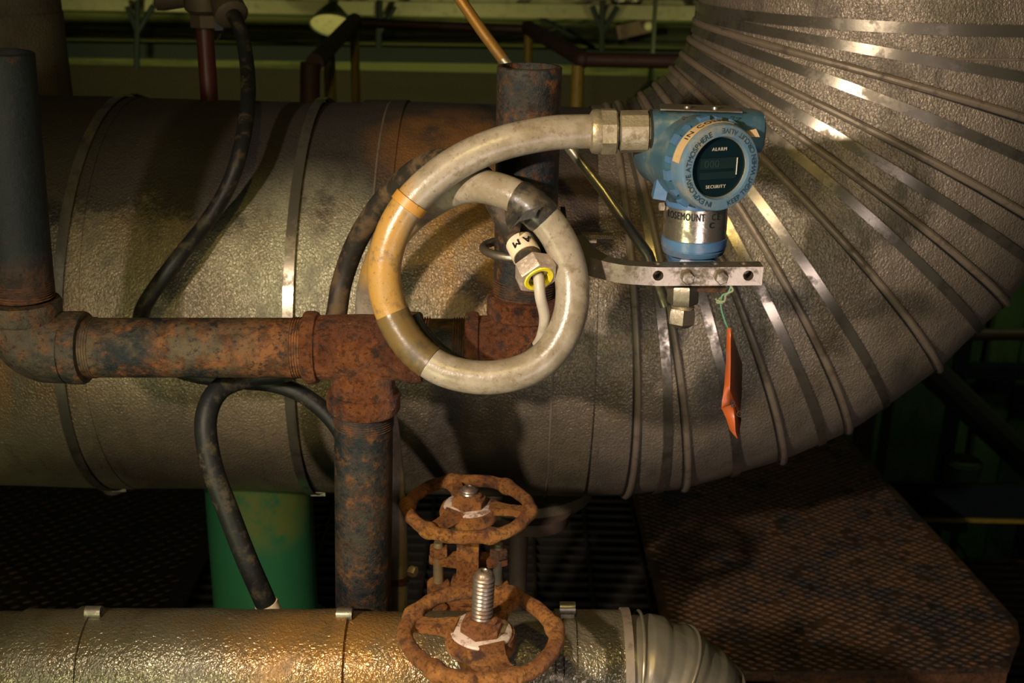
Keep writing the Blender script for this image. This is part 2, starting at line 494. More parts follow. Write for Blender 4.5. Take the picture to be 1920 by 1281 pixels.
# grey conduit: brown stain and yellow light painted into the coil's left side
n = NT('grey_conduit')
c = n.mix(n.rng(n.noise(30, 5, 0.7), 0.4, 0.65), (0.29, 0.25, 0.19), (0.20, 0.165, 0.11))
X = n.xyz()
xm = P(748, 480, 0.96).x
st = n.math('MULTIPLY', n.rng(X[0], xm - 0.004, xm + 0.022, 1, 0), n.rng(X[2], P(700, 660, 0.95).z, P(700, 640, 0.95).z + 0.02))
st = n.math('MULTIPLY', st, n.rng(X[2], P(700, 330, 0.97).z, P(700, 290, 0.97).z + 0.02, 1, 0.15))
st = n.math('MULTIPLY', st, n.rng(n.noise(45, 5, 0.7, (1, 1, 1), (1, 1, 8)), 0.25, 0.5, 0.55, 1))
c = n.mix(st, c, (0.36, 0.205, 0.050))
c = n.mix(n.rng(n.noise(220, 3, 0.6, (1, 1, 1), (3, 1, 1)), 0.62, 0.70, 0, 0.5), c, (0.07, 0.05, 0.03))
c = n.mix(n.rng(n.noise(75, 6, 0.75, (1, 1, 1), (8, 1, 1)), 0.52, 0.68, 0, 0.7), c, (0.14, 0.10, 0.05))
M['hose'] = n.out(c, 0.30, 0.0, n.bump(n.noise(120, 5, 0.65), 0.35, 0.0012))


# ------------------------------------------------------------------ text helpers
_gl = {}


def glyph(ch):
    if ch not in _gl:
        cu = bpy.data.curves.new('g', 'FONT')
        cu.body = ch
        cu.size = 1.0
        cu.extrude = 0.02
        cu.resolution_u = 3
        o = bpy.data.objects.new('g', cu)
        C.collection.objects.link(o)
        dg = bpy.context.evaluated_depsgraph_get()
        me = bpy.data.meshes.new_from_object(o.evaluated_get(dg))
        v = [v.co.copy() for v in me.vertices]
        f = [tuple(p.vertices) for p in me.polygons]
        wd = (max((p.x for p in v), default=0.3)) + 0.07
        bpy.data.objects.remove(o)
        bpy.data.curves.remove(cu)
        bpy.data.meshes.remove(me)
        _gl[ch] = (v, f, wd if ch != ' ' else 0.32)
    return _gl[ch]


def put(mb, ch, o, x, y, z, size, bold=0.0):
    v, f, wd = glyph(ch)
    reps = [0.0] if not bold else [-bold, 0.0, bold]
    for b in reps:
        mb.add([o + x * ((p.x + b) * size) + y * (p.y * size) + z * (p.z * size) for p in v], f)


def line_text(mb, s, o, x, y, size, bold=0.0):
    o, x, y = Vector(o), Vector(x).normalized(), Vector(y).normalized()
    z = x.cross(y)
    t = 0
    for ch in s:
        if ch != ' ':
            put(mb, ch, o + x * t * size, x, y, z, size, bold)
        t += glyph(ch)[2] + 2 * bold
    return t * size


def width(s, size):
    return sum(glyph(ch)[2] for ch in s) * size


# ================================================================== SETTING
FZ = 0.50                      # walkway level
# back wall of horizontal green boards above a brown plinth
wall = struct(thing('wall_back', '', '', (0, 4.3, 0)))
del wall['label'], wall['category']
zb = P(600, 132, 4.3).z
bh = 0.062
for i in range(16):
    z0 = zb + i * bh
    MB().box((0.2, 4.34 + random.uniform(-0.004, 0.004), z0 + bh / 2), (9.0, 0.05, bh - 0.005)).build('board', M['boards'], wall)
MB().box((0.2, 4.40, zb / 2 - 0.3), (9.0, 0.08, zb + 0.6)).build('plinth', M['plinth'], wall)
# green panel seen low on the right, behind the elbow
pn = struct(thing('wall_right', '', '', (2.6, 4.1, 0)))
del pn['label'], pn['category']
for i in range(9):
    a = P(1600 + i * 62, 900, 4.15)
    MB().box((a.x, 4.2 + (i % 2) * 0.03, 0.0), (0.108, 0.04, 2.0)).build('panel', M['darkgreen'], pn)
MB().box((2.35, 4.12, P(1900, 700, 4.1).z), (1.4, 0.05, 0.05)).build('rail_strip', M['bluebeam'], pn)

fl = struct(thing('floor', '', '', (0.2, 2.0, FZ)))
del fl['label'], fl['category']
LZ = 0.17                      # the lower walkway right of the tread plate
bar = MB().box((0, 0, 0), (1.85, 0.005, 0.030)).mesh('bearing_bar')
bar.materials.append(M['grate'])
bar2 = MB().box((0, 0, 0), (2.2, 0.005, 0.030)).mesh('bearing_bar')
bar2.materials.append(M['grate'])
for i in range(44):
    link('bearing_bar', bar, fl, Matrix.Translation((-0.50, 1.28 + i * 0.032, FZ - 0.035)))
for i in range(40):
    link('bearing_bar', bar2, fl, Matrix.Translation((1.55, 1.26 + i * 0.032, LZ - 0.035)))
rod = MB().tube([(0, -0.72, 0), (0, 0.72, 0)], 0.0035, 6).mesh('cross_rod')
rod.materials.append(M['grate'])
for i in range(18):
    link('cross_rod', rod, fl, Matrix.Translation((-1.35 + i * 0.10, 1.98, FZ - 0.020)))
for i in range(21):
    link('cross_rod', rod, fl, Matrix.Translation((0.52 + i * 0.10, 1.90, LZ - 0.020)))
sub = struct(MB().box((0.3, 3.0, -0.9), (9, 6, 0.05)).build('floor_lower', M['plinth']))


def lug_sheet(x0, x1, y0, y1, z, dx, dy, lx, ly, ang, inside, slant):
    mb = MB()
    j = 0
    y = y0
    ca, sa = cos(ang), sin(ang)
    while y < y1:
        x = x0 + (dx / 2 if j % 2 else 0)
        while x < x1:
            px, py = x, y + (x - x0) * slant
            px += random.uniform(-.0012, .0012)
            if inside(px, py) and inside(px + .012, py) and inside(px - .012, py) and inside(px, py + .006) and random.random() > 0.06:
                v = [(-lx, 0, 0), (0, -ly, 0), (lx, 0, 0), (0, ly, 0), (-lx * .35, 0, .0022), (lx * .35, 0, .0022)]
                v = [Vector((px + a * ca - b * sa, py + a * sa + b * ca, z + h)) for a, b, h in v]
                mb.add(v, [(0, 1, 4), (1, 5, 4), (1, 2, 5), (2, 3, 5), (3, 4, 5), (3, 0, 4)])
            x += dx
        y += dy
        j += 1
    return mb


# right rusty tread plate
PZ = FZ + 0.012
plate = thing('tread_plate', 'rusty brown tread plate with worn dark patches, laid on the grating under the elbow', 'floor plate', tuple(G(1550, 1050, PZ)))
c0, c1 = G(1238, 1150, PZ), G(1185, 955, PZ)
c2, c3, c4, c5, c6 = G(1580, 812, PZ), G(1908, 1165, PZ), G(1912, 1200, PZ), G(1893, 1253, PZ), G(1300, 1262, PZ)
outline = [c0, Vector((c1.x, c2.y + 0.0, PZ)), c2, c3, c4, c5, c6]
MB().prism([p for p in outline], (0, 0, -0.008)).build('deck', M['floorplate'], plate)


def inside_poly(px, py, poly=[(p.x, p.y) for p in outline]):
    ok = False
    for i in range(len(poly)):
        (x1, y1), (x2, y2) = poly[i], poly[i - 1]
        if (y1 > py) != (y2 > py) and px < (x2 - x1) * (py - y1) / (y2 - y1) + x1:
            ok = not ok
    return ok


lg = lug_sheet(c0.x - 0.1, c3.x + 0.05, c6.y - 0.3, c2.y + 0.05, PZ - 0.0002, 0.024, 0.0085, 0.0085, 0.0030, rad(-14), inside_poly, 0.0)
o = lg.build('tread_lug', M['lug'], plate, fix=False)
o['kind'] = 'stuff'
fr = MB().box(((c6.x + c5.x) / 2, c5.y + 0.01, PZ - 0.035), (abs(c5.x - c6.x), 0.012, 0.05))
fr.box((c5.x - 0.03, c5.y + 0.05, PZ - 0.15), (0.05, 0.05, 0.27))
fr.box((c6.x + 0.16, c5.y + 0.05, PZ - 0.15), (0.05, 0.05, 0.27))
fr.build('support_frame', M['valved'], plate)

# left dark tread plate
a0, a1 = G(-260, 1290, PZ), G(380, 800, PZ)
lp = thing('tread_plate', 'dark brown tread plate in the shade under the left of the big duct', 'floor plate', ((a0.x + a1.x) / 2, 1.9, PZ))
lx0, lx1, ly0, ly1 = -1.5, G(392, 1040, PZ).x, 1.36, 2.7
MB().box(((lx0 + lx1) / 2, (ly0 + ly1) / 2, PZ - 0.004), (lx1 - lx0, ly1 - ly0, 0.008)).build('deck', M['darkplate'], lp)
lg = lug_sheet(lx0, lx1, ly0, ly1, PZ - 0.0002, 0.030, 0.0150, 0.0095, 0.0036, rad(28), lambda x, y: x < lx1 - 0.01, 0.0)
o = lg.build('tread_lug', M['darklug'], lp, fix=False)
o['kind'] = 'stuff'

# toe board on the far edge of the walkway, right
t0, t1 = P(1640, 974, 2.56), P(1640, 905, 2.56)
tb = thing('toe_board', 'dark blue toe board with a yellow foot line beyond the tread plate', 'toe board', tuple(t0))
MB().box((t0.x + 1.0, 2.566, (t0.z + t1.z) / 2), (2.0, 0.010, t1.z - t0.z)).build('board', M['bluebeam'], tb)
MB().box((t0.x + 1.0, 2.558, t0.z + 0.004), (2.0, 0.006, 0.010)).build('foot_strip', M['raily'], tb)

# ------------------------------------------------------------------ background steel
def hbar(name, label, cat, px0, px1, y0a, y1a, y0b, y1b, Y, m, dep=0.05):
    a, b, c_, d = P(px0, y0a, Y), P(px0, y1a, Y), P(px1, y0b, Y), P(px1, y1b, Y)
    o = MB().prism([a, c_, d, b], (0, dep, 0)).build(name, m)
    return tag(o, label, cat)


tr = thing('cable_tray', 'pale grey cable tray running along the top of the green wall', 'cable tray', tuple(P(700, 10, 3.9)))
for (x0, x1, ya, yb, yc, yd) in ((-120, 1500, -8, 14, 14, 42),):
    pts = [P(x0, ya, 3.9), P(x1, yc, 3.9), P(x1, yd, 3.9), P(x0, yb - 0, 3.9)]
    MB().prism(pts, (0, 0.03, 0)).build('side_rail', M['tray'], tr)
    MB().prism([p + Vector((0, 0.28, 0)) for p in pts], (0, 0.02, 0)).build('side_rail', M['tray'], tr)
for i in range(14):
    q = P(-60 + i * 115, 6 + i * 1.8, 3.9)
    MB().box((q.x, 4.06, q.z), (0.03, 0.26, 0.015)).build('rung', M['tray'], tr)
hbar('wall_beam', 'long dark blue beam across the green wall behind the duct', 'beam', -60, 1500, 78, 106, 100, 128, 4.0, M['bluebeam'], 0.08)
MB  # (Y-shaped hanger brackets)
for (x, yb, lb) in ((258, 128, 'thin dark Y-shaped hanger on the green wall near the dim brown riser'), (712, 90, 'thin steel hanger with a slanted strut behind the brown handrail'),
                    (1130, 100, 'steel hanger with crossed struts on the wall beside the bend of the duct')):
    t = thing('tray_hanger', lb, 'bracket', tuple(P(x, yb, 3.85)))
    MB().tube([P(x, 0, 3.86), P(x - 2, yb, 3.86)], 0.010, 8).build('drop_rod', M['bluebeam'], t)
    MB().tube([P(x + 28, 12, 3.86), P(x, 60, 3.86)], 0.009, 8).build('strut', M['bluebeam'], t)
    if x != 712:
        MB().tube([P(x - 20, 12, 3.86), P(x, 60, 3.86)], 0.009, 8).build('strut', M['bluebeam'], t)
MB().tube(spline([P(60, 52, 4.2), P(330, 68, 4.2), P(560, 80, 4.2), P(760, 72, 4.2), P(960, 66, 4.2), P(1120, 40, 4.2)]), 0.004, 6).build('wall_wire', M['ink'])
tag(bpy.data.objects['wall_wire'], 'thin black wire sagging across the green boards', 'wire')
MB().tube([P(1000, 25, 4.15), P(1130, 100, 4.15)], 0.008, 6).build('stay_rod', M['bluebeam'])
tag(bpy.data.objects['stay_rod'], 'thin dark stay rod slanting down beneath the cable tray to a hanger', 'rod')


def reflector(px, py, Y, r, label, tilt=0.0, mt=M['shadein']):
    c_ = P(px, py, Y)
    t = thing('reflector_lamp', label, 'lamp', tuple(c_))
    ax = Vector((sin(tilt), -0.55, -0.83)).normalized()
    prof = [(-r * 1.25, r * .22), (-r * 0.95, r * .24), (-r * .85, r * .38), (-r * .3, r * .82), (0, r), (0.004, r), (0, r * .96), (-r * .28, r * .78), (-r * .8, r * .3)]
    MB().lathe(c_, ax, prof, 28).build('lamp_shade', M['shade'], t)
    MB().lathe(c_ + ax * 0.001, ax, [(-r * .25, r * .78), (-r * .02, r * .95)], 28).build('reflector', mt, t)
    MB().lathe(c_ - ax * r * 1.2, ax, [(-r * .5, r * .15), (0, r * .2)], 14).build('socket', M['shade'], t)
    a = c_ - ax * r * 1.6
    MB().tube([a, (a.x, a.y, P(px, -60, Y).z)], r * .11, 10).build('stem', M['shade'], t)


reflector(622, 46, 3.7, 0.068, 'dark reflector lamp with a cream inside, left of the handrail corner')
reflector(1222, 190, 3.4, 0.060, 'dim reflector lamp low behind the duct bend')
t = thing('cable_bracket', 'rusty bracket with white clips on the wall near the duct bend', 'bracket', tuple(P(1195, 55, 4.0)))
MB().box(P(1190, 52, 4.0), (0.12, 0.06, 0.045), Matrix.Rotation(-0.25, 3, 'Y')).build('body', M['railr'], t)
MB().sphere(P(1216, 48, 3.95), 0.016).build('clip', M['shadein'], t)
for i, x in enumerate((1163, 1188)):
    tag(MB().lathe(P(x, -14, 3.95), (0, 0, -1), [(-.05, .03), (0.03, .03), (0.036, .025)], 16).build('grey_canister', M['tubeg']),
        'grey canister resting on the cable tray, ' + ('beside the steel hanger' if i == 0 else 'further along toward the duct bend'), 'canister')


# handrail with yellow posts
hr = thing('handrail', 'brown handrail on yellow posts turning a corner behind the duct', 'handrail', tuple(P(800, 150, 2.9)))


def rail(pts, r, m=M['railr'], nm='rail', par=hr):
    return MB().tube(pts, r, 14).build(nm, m, par)


Yh = 3.0
rail([P(590, 118, 2.35), P(665, 38, Yh)], 0.018)
rail([P(662, 42, Yh), P(995, 56, Yh)], 0.0115)
rail([P(990, 52, Yh), P(1095, 112, 2.6)], 0.018)
rail([P(1090, 112, 2.6), P(1420, 118, 2.6)], 0.016)
MB().sphere(P(664, 38, Yh), 0.016).build('elbow_joint', M['railr'], hr)
MB().sphere(P(990, 52, Yh), 0.018).build('elbow_joint', M['railr'], hr)
MB().sphere(P(1092, 112, 2.6), 0.019).build('elbow_joint', M['railr'], hr)
rail([P(582, 118, 2.35), P(580, 260, 2.35)], 0.020, M['railr'], 'post')
for x, ya, Y_, r_ in ((664, 48, Yh, 0.0115), (617, 100, 2.62, 0.013), (991, 62, Yh, 0.0115), (1084, 122, 2.6, 0.014)):
    a = P(x, ya, Y_)
    rail([a, (a.x, a.y, FZ - 0.4)], r_, M['raily'], 'post')
# right lower handrail and column
hr2 = thing('handrail', 'rust brown rail right of the duct elbow, high over the toe board', 'handrail', tuple(P(1900, 620, 3.3)))
rail([P(1700, 628, 3.3), P(2100, 626, 3.3)], 0.018, M['railr'], 'rail', hr2)
a = P(2000, 628, 3.3)
rail([a, (a.x, a.y, -0.6)], 0.018, M['railr'], 'post', hr2)
a = P(1634, 690, 3.2)
tag(MB().box((a.x, a.y, (a.z - 0.875) / 2), (0.045, 0.045, a.z + 0.875)).build('rust_post', M['valved']),
    'square rust brown post standing beyond the tread plate', 'post')
for px, wpx, lb in ((1722, 60, 'wide green painted column behind the rust brown post'), (1775, 34, 'narrow dark column behind the wide green column')):
    a = P(px, 700, 3.7 if wpx == 34 else 3.5)
    tag(MB().box((a.x, a.y, 0.0), (mpp(a) * wpx * 1.6, 0.10, 1.7)).build('steel_column', M['darkgreen'] if wpx == 60 else M['bluebeam']), lb, 'column')
tag(MB().tube([P(1740, 690, 3.3), P(1960, 900, 3.3)], 0.045, 10).build('slanted_beam', M['plinth']), 'dark slanted beam crossing under the right end of the duct elbow', 'beam')
mt = thing('floor_motor', 'small drum-shaped fitting low among the dark green panels', 'motor', tuple(P(1800, 895, 3.3)))
q = P(1805, 880, 3.3)
MB().lathe(q, (0, 0, -1), [(-.03, .03), (-.025, .055), (0.02, .055), (0.03, .045), (0.20, .045)], 20).build('body', M['darkgreen'], mt)
MB().lathe(q + Vector((0, 0, .02)), (0, 0, 1), [(0, .05), (0.012, .05)], 20).build('cap', M['cast'], mt)

# ================================================================== BIG DUCT WITH GORED ELBOW
XC, ZC, YC, R, RB = 0.1016, 1.0788, 1.60, 0.27528, 0.41141
duct = thing('insulated_duct', 'huge embossed metal jacketed duct bending upward, strapped with steel bands', 'duct', (XC, YC, ZC - R))
SEG = 96


def e_pt(th, ph, dr=0.0):
    rr = RB + (R + dr) * sin(ph)
    return Vector((XC + rr * sin(th), YC - (R + dr) * cos(ph), ZC + RB - rr * cos(th)))


def ring_e(spec, dr=0.0, inset=0.0):
    # spec: theta at ph=0 and slope (theta per ph radian); slopes only over the front, eased behind
    th0, k = spec
    out = []
    for j in range(SEG):
        ph = 2 * pi * j / SEG
        out.append(e_pt(th0 + k * sin(ph), ph, dr))
    return out


D = rad
beads = [(D(7.2), -0.035), (D(14.2), -0.030), (D(27.2), -0.045), (D(36.3), -0.055), (D(49.0), -0.055), (D(59.4), -0.05), (D(68.6), -0.05), (D(79.3), -0.045)]
straps = [(D(12.0), -0.055), (D(20.9), -0.040), (D(32.0), -0.040), (D(41.2), -0.05), (D(55.2), -0.055), (D(64.2), -0.045), (D(74.7), -0.06), (D(84.3), -0.035), (D(90.0), 0.0)]
joints = [(0.0, 0.0)] + beads + [(D(90), 0.0)]


def surf_ring(th, k, dr):
    """ring on the faceted (gored) surface: between two joints the sheet runs straight"""
    for a, b in zip(joints[:-1], joints[1:]):
        if a[0] <= th <= b[0] + 1e-6:
            A, B = ring_e(a), ring_e(b)
            out = []
            for j in range(SEG):
                ph = 2 * pi * j / SEG
                s_ = sin(ph)
                ta, tb_, t_ = a[0] + a[1] * s_, b[0] + b[1] * s_, th + k * s_
                f = min(1, max(0, (t_ - ta) / (tb_ - ta)))
                p = A[j].lerp(B[j], f)
                n_ = Vector((sin(ph) * sin(t_), -cos(ph), -sin(ph) * cos(t_)))
                out.append(p + n_ * dr)
            return out
    return ring_e((th, k), dr)


for a, b in zip(joints[:-1], joints[1:]):
    A, B = ring_e(a), ring_e(b)
    rs = []
    for i in range(9):
        f = i / 8
        lift = -0.0010 * (1 - min(f, 1 - f) * 8) if min(f, 1 - f) < 0.125 else 0
        row = []
        for j in range(SEG):
            p = A[j].lerp(B[j], f)
            ph = 2 * pi * j / SEG
            wob = noise.noise(p * 14) * 0.0016 + noise.noise(p * 5) * 0.002
            cc = p - (Vector((p.x, YC, p.z)))
            mid = e_pt(a[0] * (1 - f) + b[0] * f, ph)
            nn = Vector((sin(ph) * sin(a[0]), -cos(ph), -sin(ph) * cos(a[0])))
            row.append(p + nn * (wob + lift))
        rs.append(row)
    MB().rings(rs, cap=False).build('elbow_gore', M['gore'], duct, 60)
for th, k in beads:
    rs = []
    base = ring_e((th, k))
    mb = MB()
    pts = [base[j] + Vector((sin(2 * pi * j / SEG) * sin(th), -cos(2 * pi * j / SEG), -sin(2 * pi * j / SEG) * cos(th))) * (0.0012 + noise.noise(base[j] * 20) * 0.0006) for j in range(SEG)]
    mb.tube(pts, 0.0046, 10, closed=True)
    mb.build('seam_bead', M['bead'], duct)
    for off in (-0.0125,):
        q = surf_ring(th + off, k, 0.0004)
        MB().tube(q, 0.0010, 6, closed=True).build('seam_gap_shade', M['ink'], duct)  # thin dark tube put in as gap shadow and stain beside the bead


def band(ringf, wd, name='metal_band', mm=None, par=None):
    r0 = ringf(-wd / 2, 0.0)
    r1 = ringf(-wd / 2, 0.0016)
    r2 = ringf(wd / 2, 0.0016)
    r3 = ringf(wd / 2, 0.0)
    return MB().rings([r0, r1, r2, r3], cap=False).build(name, mm or M['strap'], par or duct, 30)


for th, k in straps[:-1]:
    # width is constant in metres along the front: about 11 mm at mid radius
    dth = 0.0115 / RB
    A = surf_ring(th, k, 0.0028)
    def rf(off, dr, th=th, k=k):
        base = surf_ring(th, k, 0.0012 + dr)
        out = []
        for j in range(SEG):
            ph = 2 * pi * j / SEG
            t_ = th + k * sin(ph)
            tang = Vector((cos(t_), 0, sin(t_)))
            out.append(base[j] + tang * off)
        return out
    band(rf, 0.0115)

XV = XC + RB


def v_ring(z, dr, tilt=0.0):
    return [Vector((XV + (R + dr) * sin(2 * pi * j / SEG), YC - (R + dr) * cos(2 * pi * j / SEG), z + tilt * sin(2 * pi * j / SEG))) for j in range(SEG)]


rs = []
for i in range(14):
    z = ZC + RB + 0.0 + i * 0.05
    rs.append([p + Vector((sin(2 * pi * j / SEG), -cos(2 * pi * j / SEG), 0)) * (noise.noise(p * 6) * 0.0025 + 0.0008) for j, p in enumerate(v_ring(z, 0))])
MB().rings(rs, cap=False).build('vertical_jacket', M['gore'], duct, 60)
band(lambda o_, d_: v_ring(ZC + RB + 0.001 + o_, 0.002 + d_), 0.0125)
MB().tube(v_ring(ZC + RB - 0.030, 0.0005, 0.004), 0.0016, 6, closed=True).build('lap_seam', M['bead'], duct)


def h_ring(x, dr, tilt=0.0):
    return [Vector((x + tilt * sin(2 * pi * j / SEG), YC - (R + dr) * cos(2 * pi * j / SEG), ZC - (R + dr) * sin(2 * pi * j / SEG))) for j in range(SEG)]


secs = [(-1.6, -0.90, 0.0), (-0.91, -0.52, 0.0015), (-0.53, -0.198, 0.0), (-0.208, -0.150, 0.0035), (-0.160, XC, 0.0012)]
for x0, x1, dr in secs:
    n_ = max(2, int((x1 - x0) / 0.03))
    rs = []
    for i in range(n_ + 1):
        x = x0 + (x1 - x0) * i / n_
        rs.append([p + Vector((0, -cos(2 * pi * j / SEG), -sin(2 * pi * j / SEG))) * (noise.noise(p * 7) * 0.002 + noise.noise(p * 3 + Vector((5, 0, 0))) * 0.003) for j, p in enumerate(h_ring(x, dr))])
    rs.append(h_ring(x1, dr - 0.008))
    MB().rings(rs, cap=False).build('jacket_section', M['duct'], duct, 60)
for x, tl in ((-0.270, 0.004), (-0.548, 0.012), (-1.0, 0.0)):
    band(lambda o_, d_, x=x, tl=tl: h_ring(x + o_, 0.0045 + d_, -tl), 0.0125)
    q = Vector((x - tl * 1.0, YC - (R + .006) * cos(rad(72)), ZC - (R + .006) * sin(rad(72))))
    MB().box(q, (0.020, 0.012, 0.008), Matrix.Rotation(rad(-20), 3, 'X')).build('band_clip', M['strap'], duct)
MB().tube(h_ring(0.050, 0.0006), 0.0022, 6, closed=True).build('lap_seam', M['bead'], duct)
# rough edge flashing along the lap near the threaded run
MB().tube([p + Vector((0, -0.001, 0)) for p in h_ring(-0.172, 0.0030)], 0.0016, 6, closed=True).rough(0.0006, 120).build('lap_seam', M['bead'], duct)
# little drain boss under the duct
q = P(190, 934, 1.50)
MB().lathe((q.x, 1.55, ZC - R + 0.004), (0, 0, -1), [(0, .020), (0.012, .020), (0.012, .014), (0.02, .014)], 20).build('drain_boss', M['cast'], duct)
# end flare at hot spot: shallow cap under the elbow throat
q = P(1010, 950, 1.5)
MB().lathe((0.02, 1.57, ZC - R - 0.004), (0, 0, -1), [(-0.02, .11), (0.004, .105), (0.012, .07)], 32).build('saddle_cap', M['duct'], duct)

# green support post below the duct
gp = P(491, 1000, YC)
post = thing('support_post', 'bright green painted round post holding up the duct', 'post', (gp.x, YC, FZ))
MB().lathe((gp.x, YC, FZ), (0, 0, 1), [(0, 0.0805), (ZC - R - FZ + 0.02, 0.0805)], 48).build('column', M['green'], post)
MB().lathe((gp.x, YC, FZ), (0, 0, 1), [(0, 0.11), (0.014, 0.11)], 48).build('base_plate', M['green'], post)
# brown drain pipe under the duct
dp = P(972, 1040, 1.50)
dr_ = thing('drain_pipe', 'thin purplish brown drain pipe with a flange, coming down under the duct', 'pipe', (dp.x, 1.50, FZ))
MB().lathe((dp.x, 1.50, FZ), (0, 0, 1), [(0, 0.0135), (0.27, 0.0135), (0.272, 0.0155), (0.285, 0.0155), (0.287, 0.0135), (P(972, 985, 1.5).z - FZ, 0.0135)], 20).build('pipe', M['drain'], dr_)
zt = P(972, 985, 1.5).z
MB().lathe((dp.x + .02, 1.50, zt), (0, 0, 1), [(0, 0.030), (0.010, 0.052), (0.03, 0.056)], 28).build('flange', M['drain'], dr_)

# insulated riser, top left, behind the duct
rc = P(18, 100, 1.72)
MB().lathe((rc.x, 1.72, 1.20), (0, 0, 1), [(0, 0.082), (0.45, 0.074), (1.0, 0.074)], 40).build('riser_jacket', M['riser'], duct)
lab(duct.children[-1], 'dim brown insulated riser standing on the left end of the duct')
zb_ = P(60, 52, 1.66).z
MB().lathe((rc.x, 1.72, zb_ - 0.014), (0, 0, 1), [(0, 0.076), (0.001, 0.0785), (0.030, 0.0785), (0.031, 0.075)], 40).build('riser_band', M['riser'], duct)

# maroon pipe with conduit body and chain on the duct top
mp_ = P(391, 120, 1.62)
mpip = thing('maroon_pipe', 'slim maroon painted pipe standing on the sooty top of the duct', 'pipe', (mp_.x, 1.62, ZC + R - 0.01))
MB().lathe((mp_.x - 0.002, 1.62, ZC + R - 0.03), (0, 0, 1), [(0, 0.0118), (0.2, 0.0118)], 24).build('pipe', M['maroon'], mpip)
cb = thing('conduit_body', 'dull cast conduit fitting screwed on top of the maroon pipe', 'fitting', tuple(P(388, 40, 1.60)))
q = P(388, 52, 1.62)
MB().ngon(q, (0, 0, 1), 0.0215, 0.018, 6, ref=(1, 0.4, 0)).build('hex_nut', M['cast'], cb)
MB().lathe(q + Vector((0, 0, 0.017)), (0, 0, 1), [(0, 0.018), (0.006, 0.027), (0.028, 0.032), (0.06, 0.032)], 28).rough(0.0006, 60).build('housing', M['cast'], cb)
MB().lathe(q + Vector((-0.045, -0.01, 0.052)), (-1, -0.2, 0), [(-0.02, 0.026), (0.005, 0.030), (0.016, 0.030), (0.018, 0.024)], 24).build('end_cap', M['cast'], cb)
q2 = P(428, 14, 1.56)
dirA = (P(452, 60, 1.52) - P(425, 2, 1.56)).normalized()
MB().lathe(q2, dirA, [(-0.03, 0.016), (0.0, 0.021), (0.014, 0.022), (0.018, 0.016)], 20).build('hose_gland', M['cast'], cb)
MB().box(P(412, 42, 1.60), (0.011, 0.012, 0.020)).build('plug', M['ink'], cb)
mb = MB()
for i in range(11):
    t_ = i / 10
    mb.sphere(P(428 - 20 * t_ ** 1.4, 36 + 38 * t_, 1.585), 0.0019, 8)
mb.build('bead_chain', M['ink'], cb)

# ================================================================== HOSES BEHIND
hA = [P(432, 18, 1.55), P(452, 60, 1.53), P(464, 130, 1.49), P(464, 200, 1.42), P(450, 285, 1.36), P(425, 355, 1.345), P(385, 420, 1.335), P(335, 483, 1.305), P(292, 540, 1.29), P(265, 590, 1.27),
      P(272, 650, 1.22), P(340, 695, 1.185), P(430, 712, 1.175), P(520, 722, 1.165), P(585, 752, 1.16), P(640, 812, 1.15), P(668, 900, 1.14), P(676, 1000, 1.14), P(678, 1150, 1.13)]
tag(MB().tube(spline(hA), 0.0092, 18).build('black_hose', M['black']), 'black rubber hose snaking down the duct from the cast fitting and under the iron pipe', 'hose')
hB = [P(976, 460, 0.974), P(960, 430, 0.990), P(938, 388, 1.003), P(908, 338, 1.02), P(868, 308, 1.06), P(815, 303, 1.10), P(762, 333, 1.135), P(710, 387, 1.165), P(668, 455, 1.185), P(641, 530, 1.19), P(628, 600, 1.175),
      P(600, 660, 1.15), P(540, 695, 1.135), P(470, 706, 1.13), P(412, 730, 1.105), P(386, 786, 1.085), P(396, 870, 1.07), P(428, 960, 1.06), P(463, 1050, 1.055), P(498, 1130, 1.05), P(530, 1210, 1.05)]
bh_ = thing('black_conduit', 'dusty black conduit arching behind the grey coil and dropping past the green post', 'hose', tuple(hB[-1]))
sp = spline(hB)
k0 = 8 * 10
MB().tube(sp[:k0 + 1], 0.0112, 20).build('upper_jacket', M['brnhose'], bh_)
MB().tube(sp[k0:], 0.0112, 20).build('lower_jacket', M['black'], bh_)
a, b = P(499, 1131, 1.05), P(508, 1152, 1.05)
MB().tube([a, b], 0.0121, 20).build('marking_tape', M['label'], bh_)
# gland at its free end
gd = (P(1003, 512, 0.948) - P(962, 434, 0.989)).normalized()
a = P(966, 436, 0.964)
g0 = P(978, 461, 0.974)
MB().tube([g0 - gd * 0.004, g0 + gd * 0.013], 0.0127, 24).build('marking_label', M['label'], bh_)
# the letters on the label, upside down, wrapped on the tube
ltr = MB()
right = gd.cross(Vector((0, 1, 0)))
if right.x > 0:
    right = -right
fr_ = gd.cross(right).normalized()
if fr_.y > 0:
    fr_ = -fr_
side = -right.normalized()
for ch, an in (('A', 0.66), ('M', -0.06)):
    rdir = (fr_ * cos(an) + side * sin(an)).normalized()
    tdir = (side * cos(an) - fr_ * sin(an)).normalized()
    base = g0 + gd * 0.0025 + rdir * 0.0131
    put(ltr, ch, base + tdir * 0.004, -tdir, gd, rdir, 0.0092, 0.03)
ltr.build('lettering', M['ink'], bh_)
g1 = g0 + gd * 0.013
MB().tube([g1, g1 + gd * 0.010], 0.0118, 20).build('ferrule', M['brnhose'], bh_)
g2 = g1 + gd * 0.008
mb = MB()
mb.lathe(g2, gd, [(0, 0.0125), (0.004, 0.0176), (0.018, 0.0182), (0.0195, 0.0172), (0.0195, 0.0142), (0.008, 0.0140)], 6, cap=False, ref=side)
mb.rough(0.0003, 150).build('gland_nut', M['nut'], bh_)
MB().lathe(g2, gd, [(0.008, 0.0136), (0.0190, 0.0136), (0.0205, 0.0124), (0.0200, 0.0096), (0.010, 0.0092)], 28, cap=False).build('yellow_seal', M['yellow'], bh_)
lab(bh_.children[-1], 'bright yellow seal inside the nut')
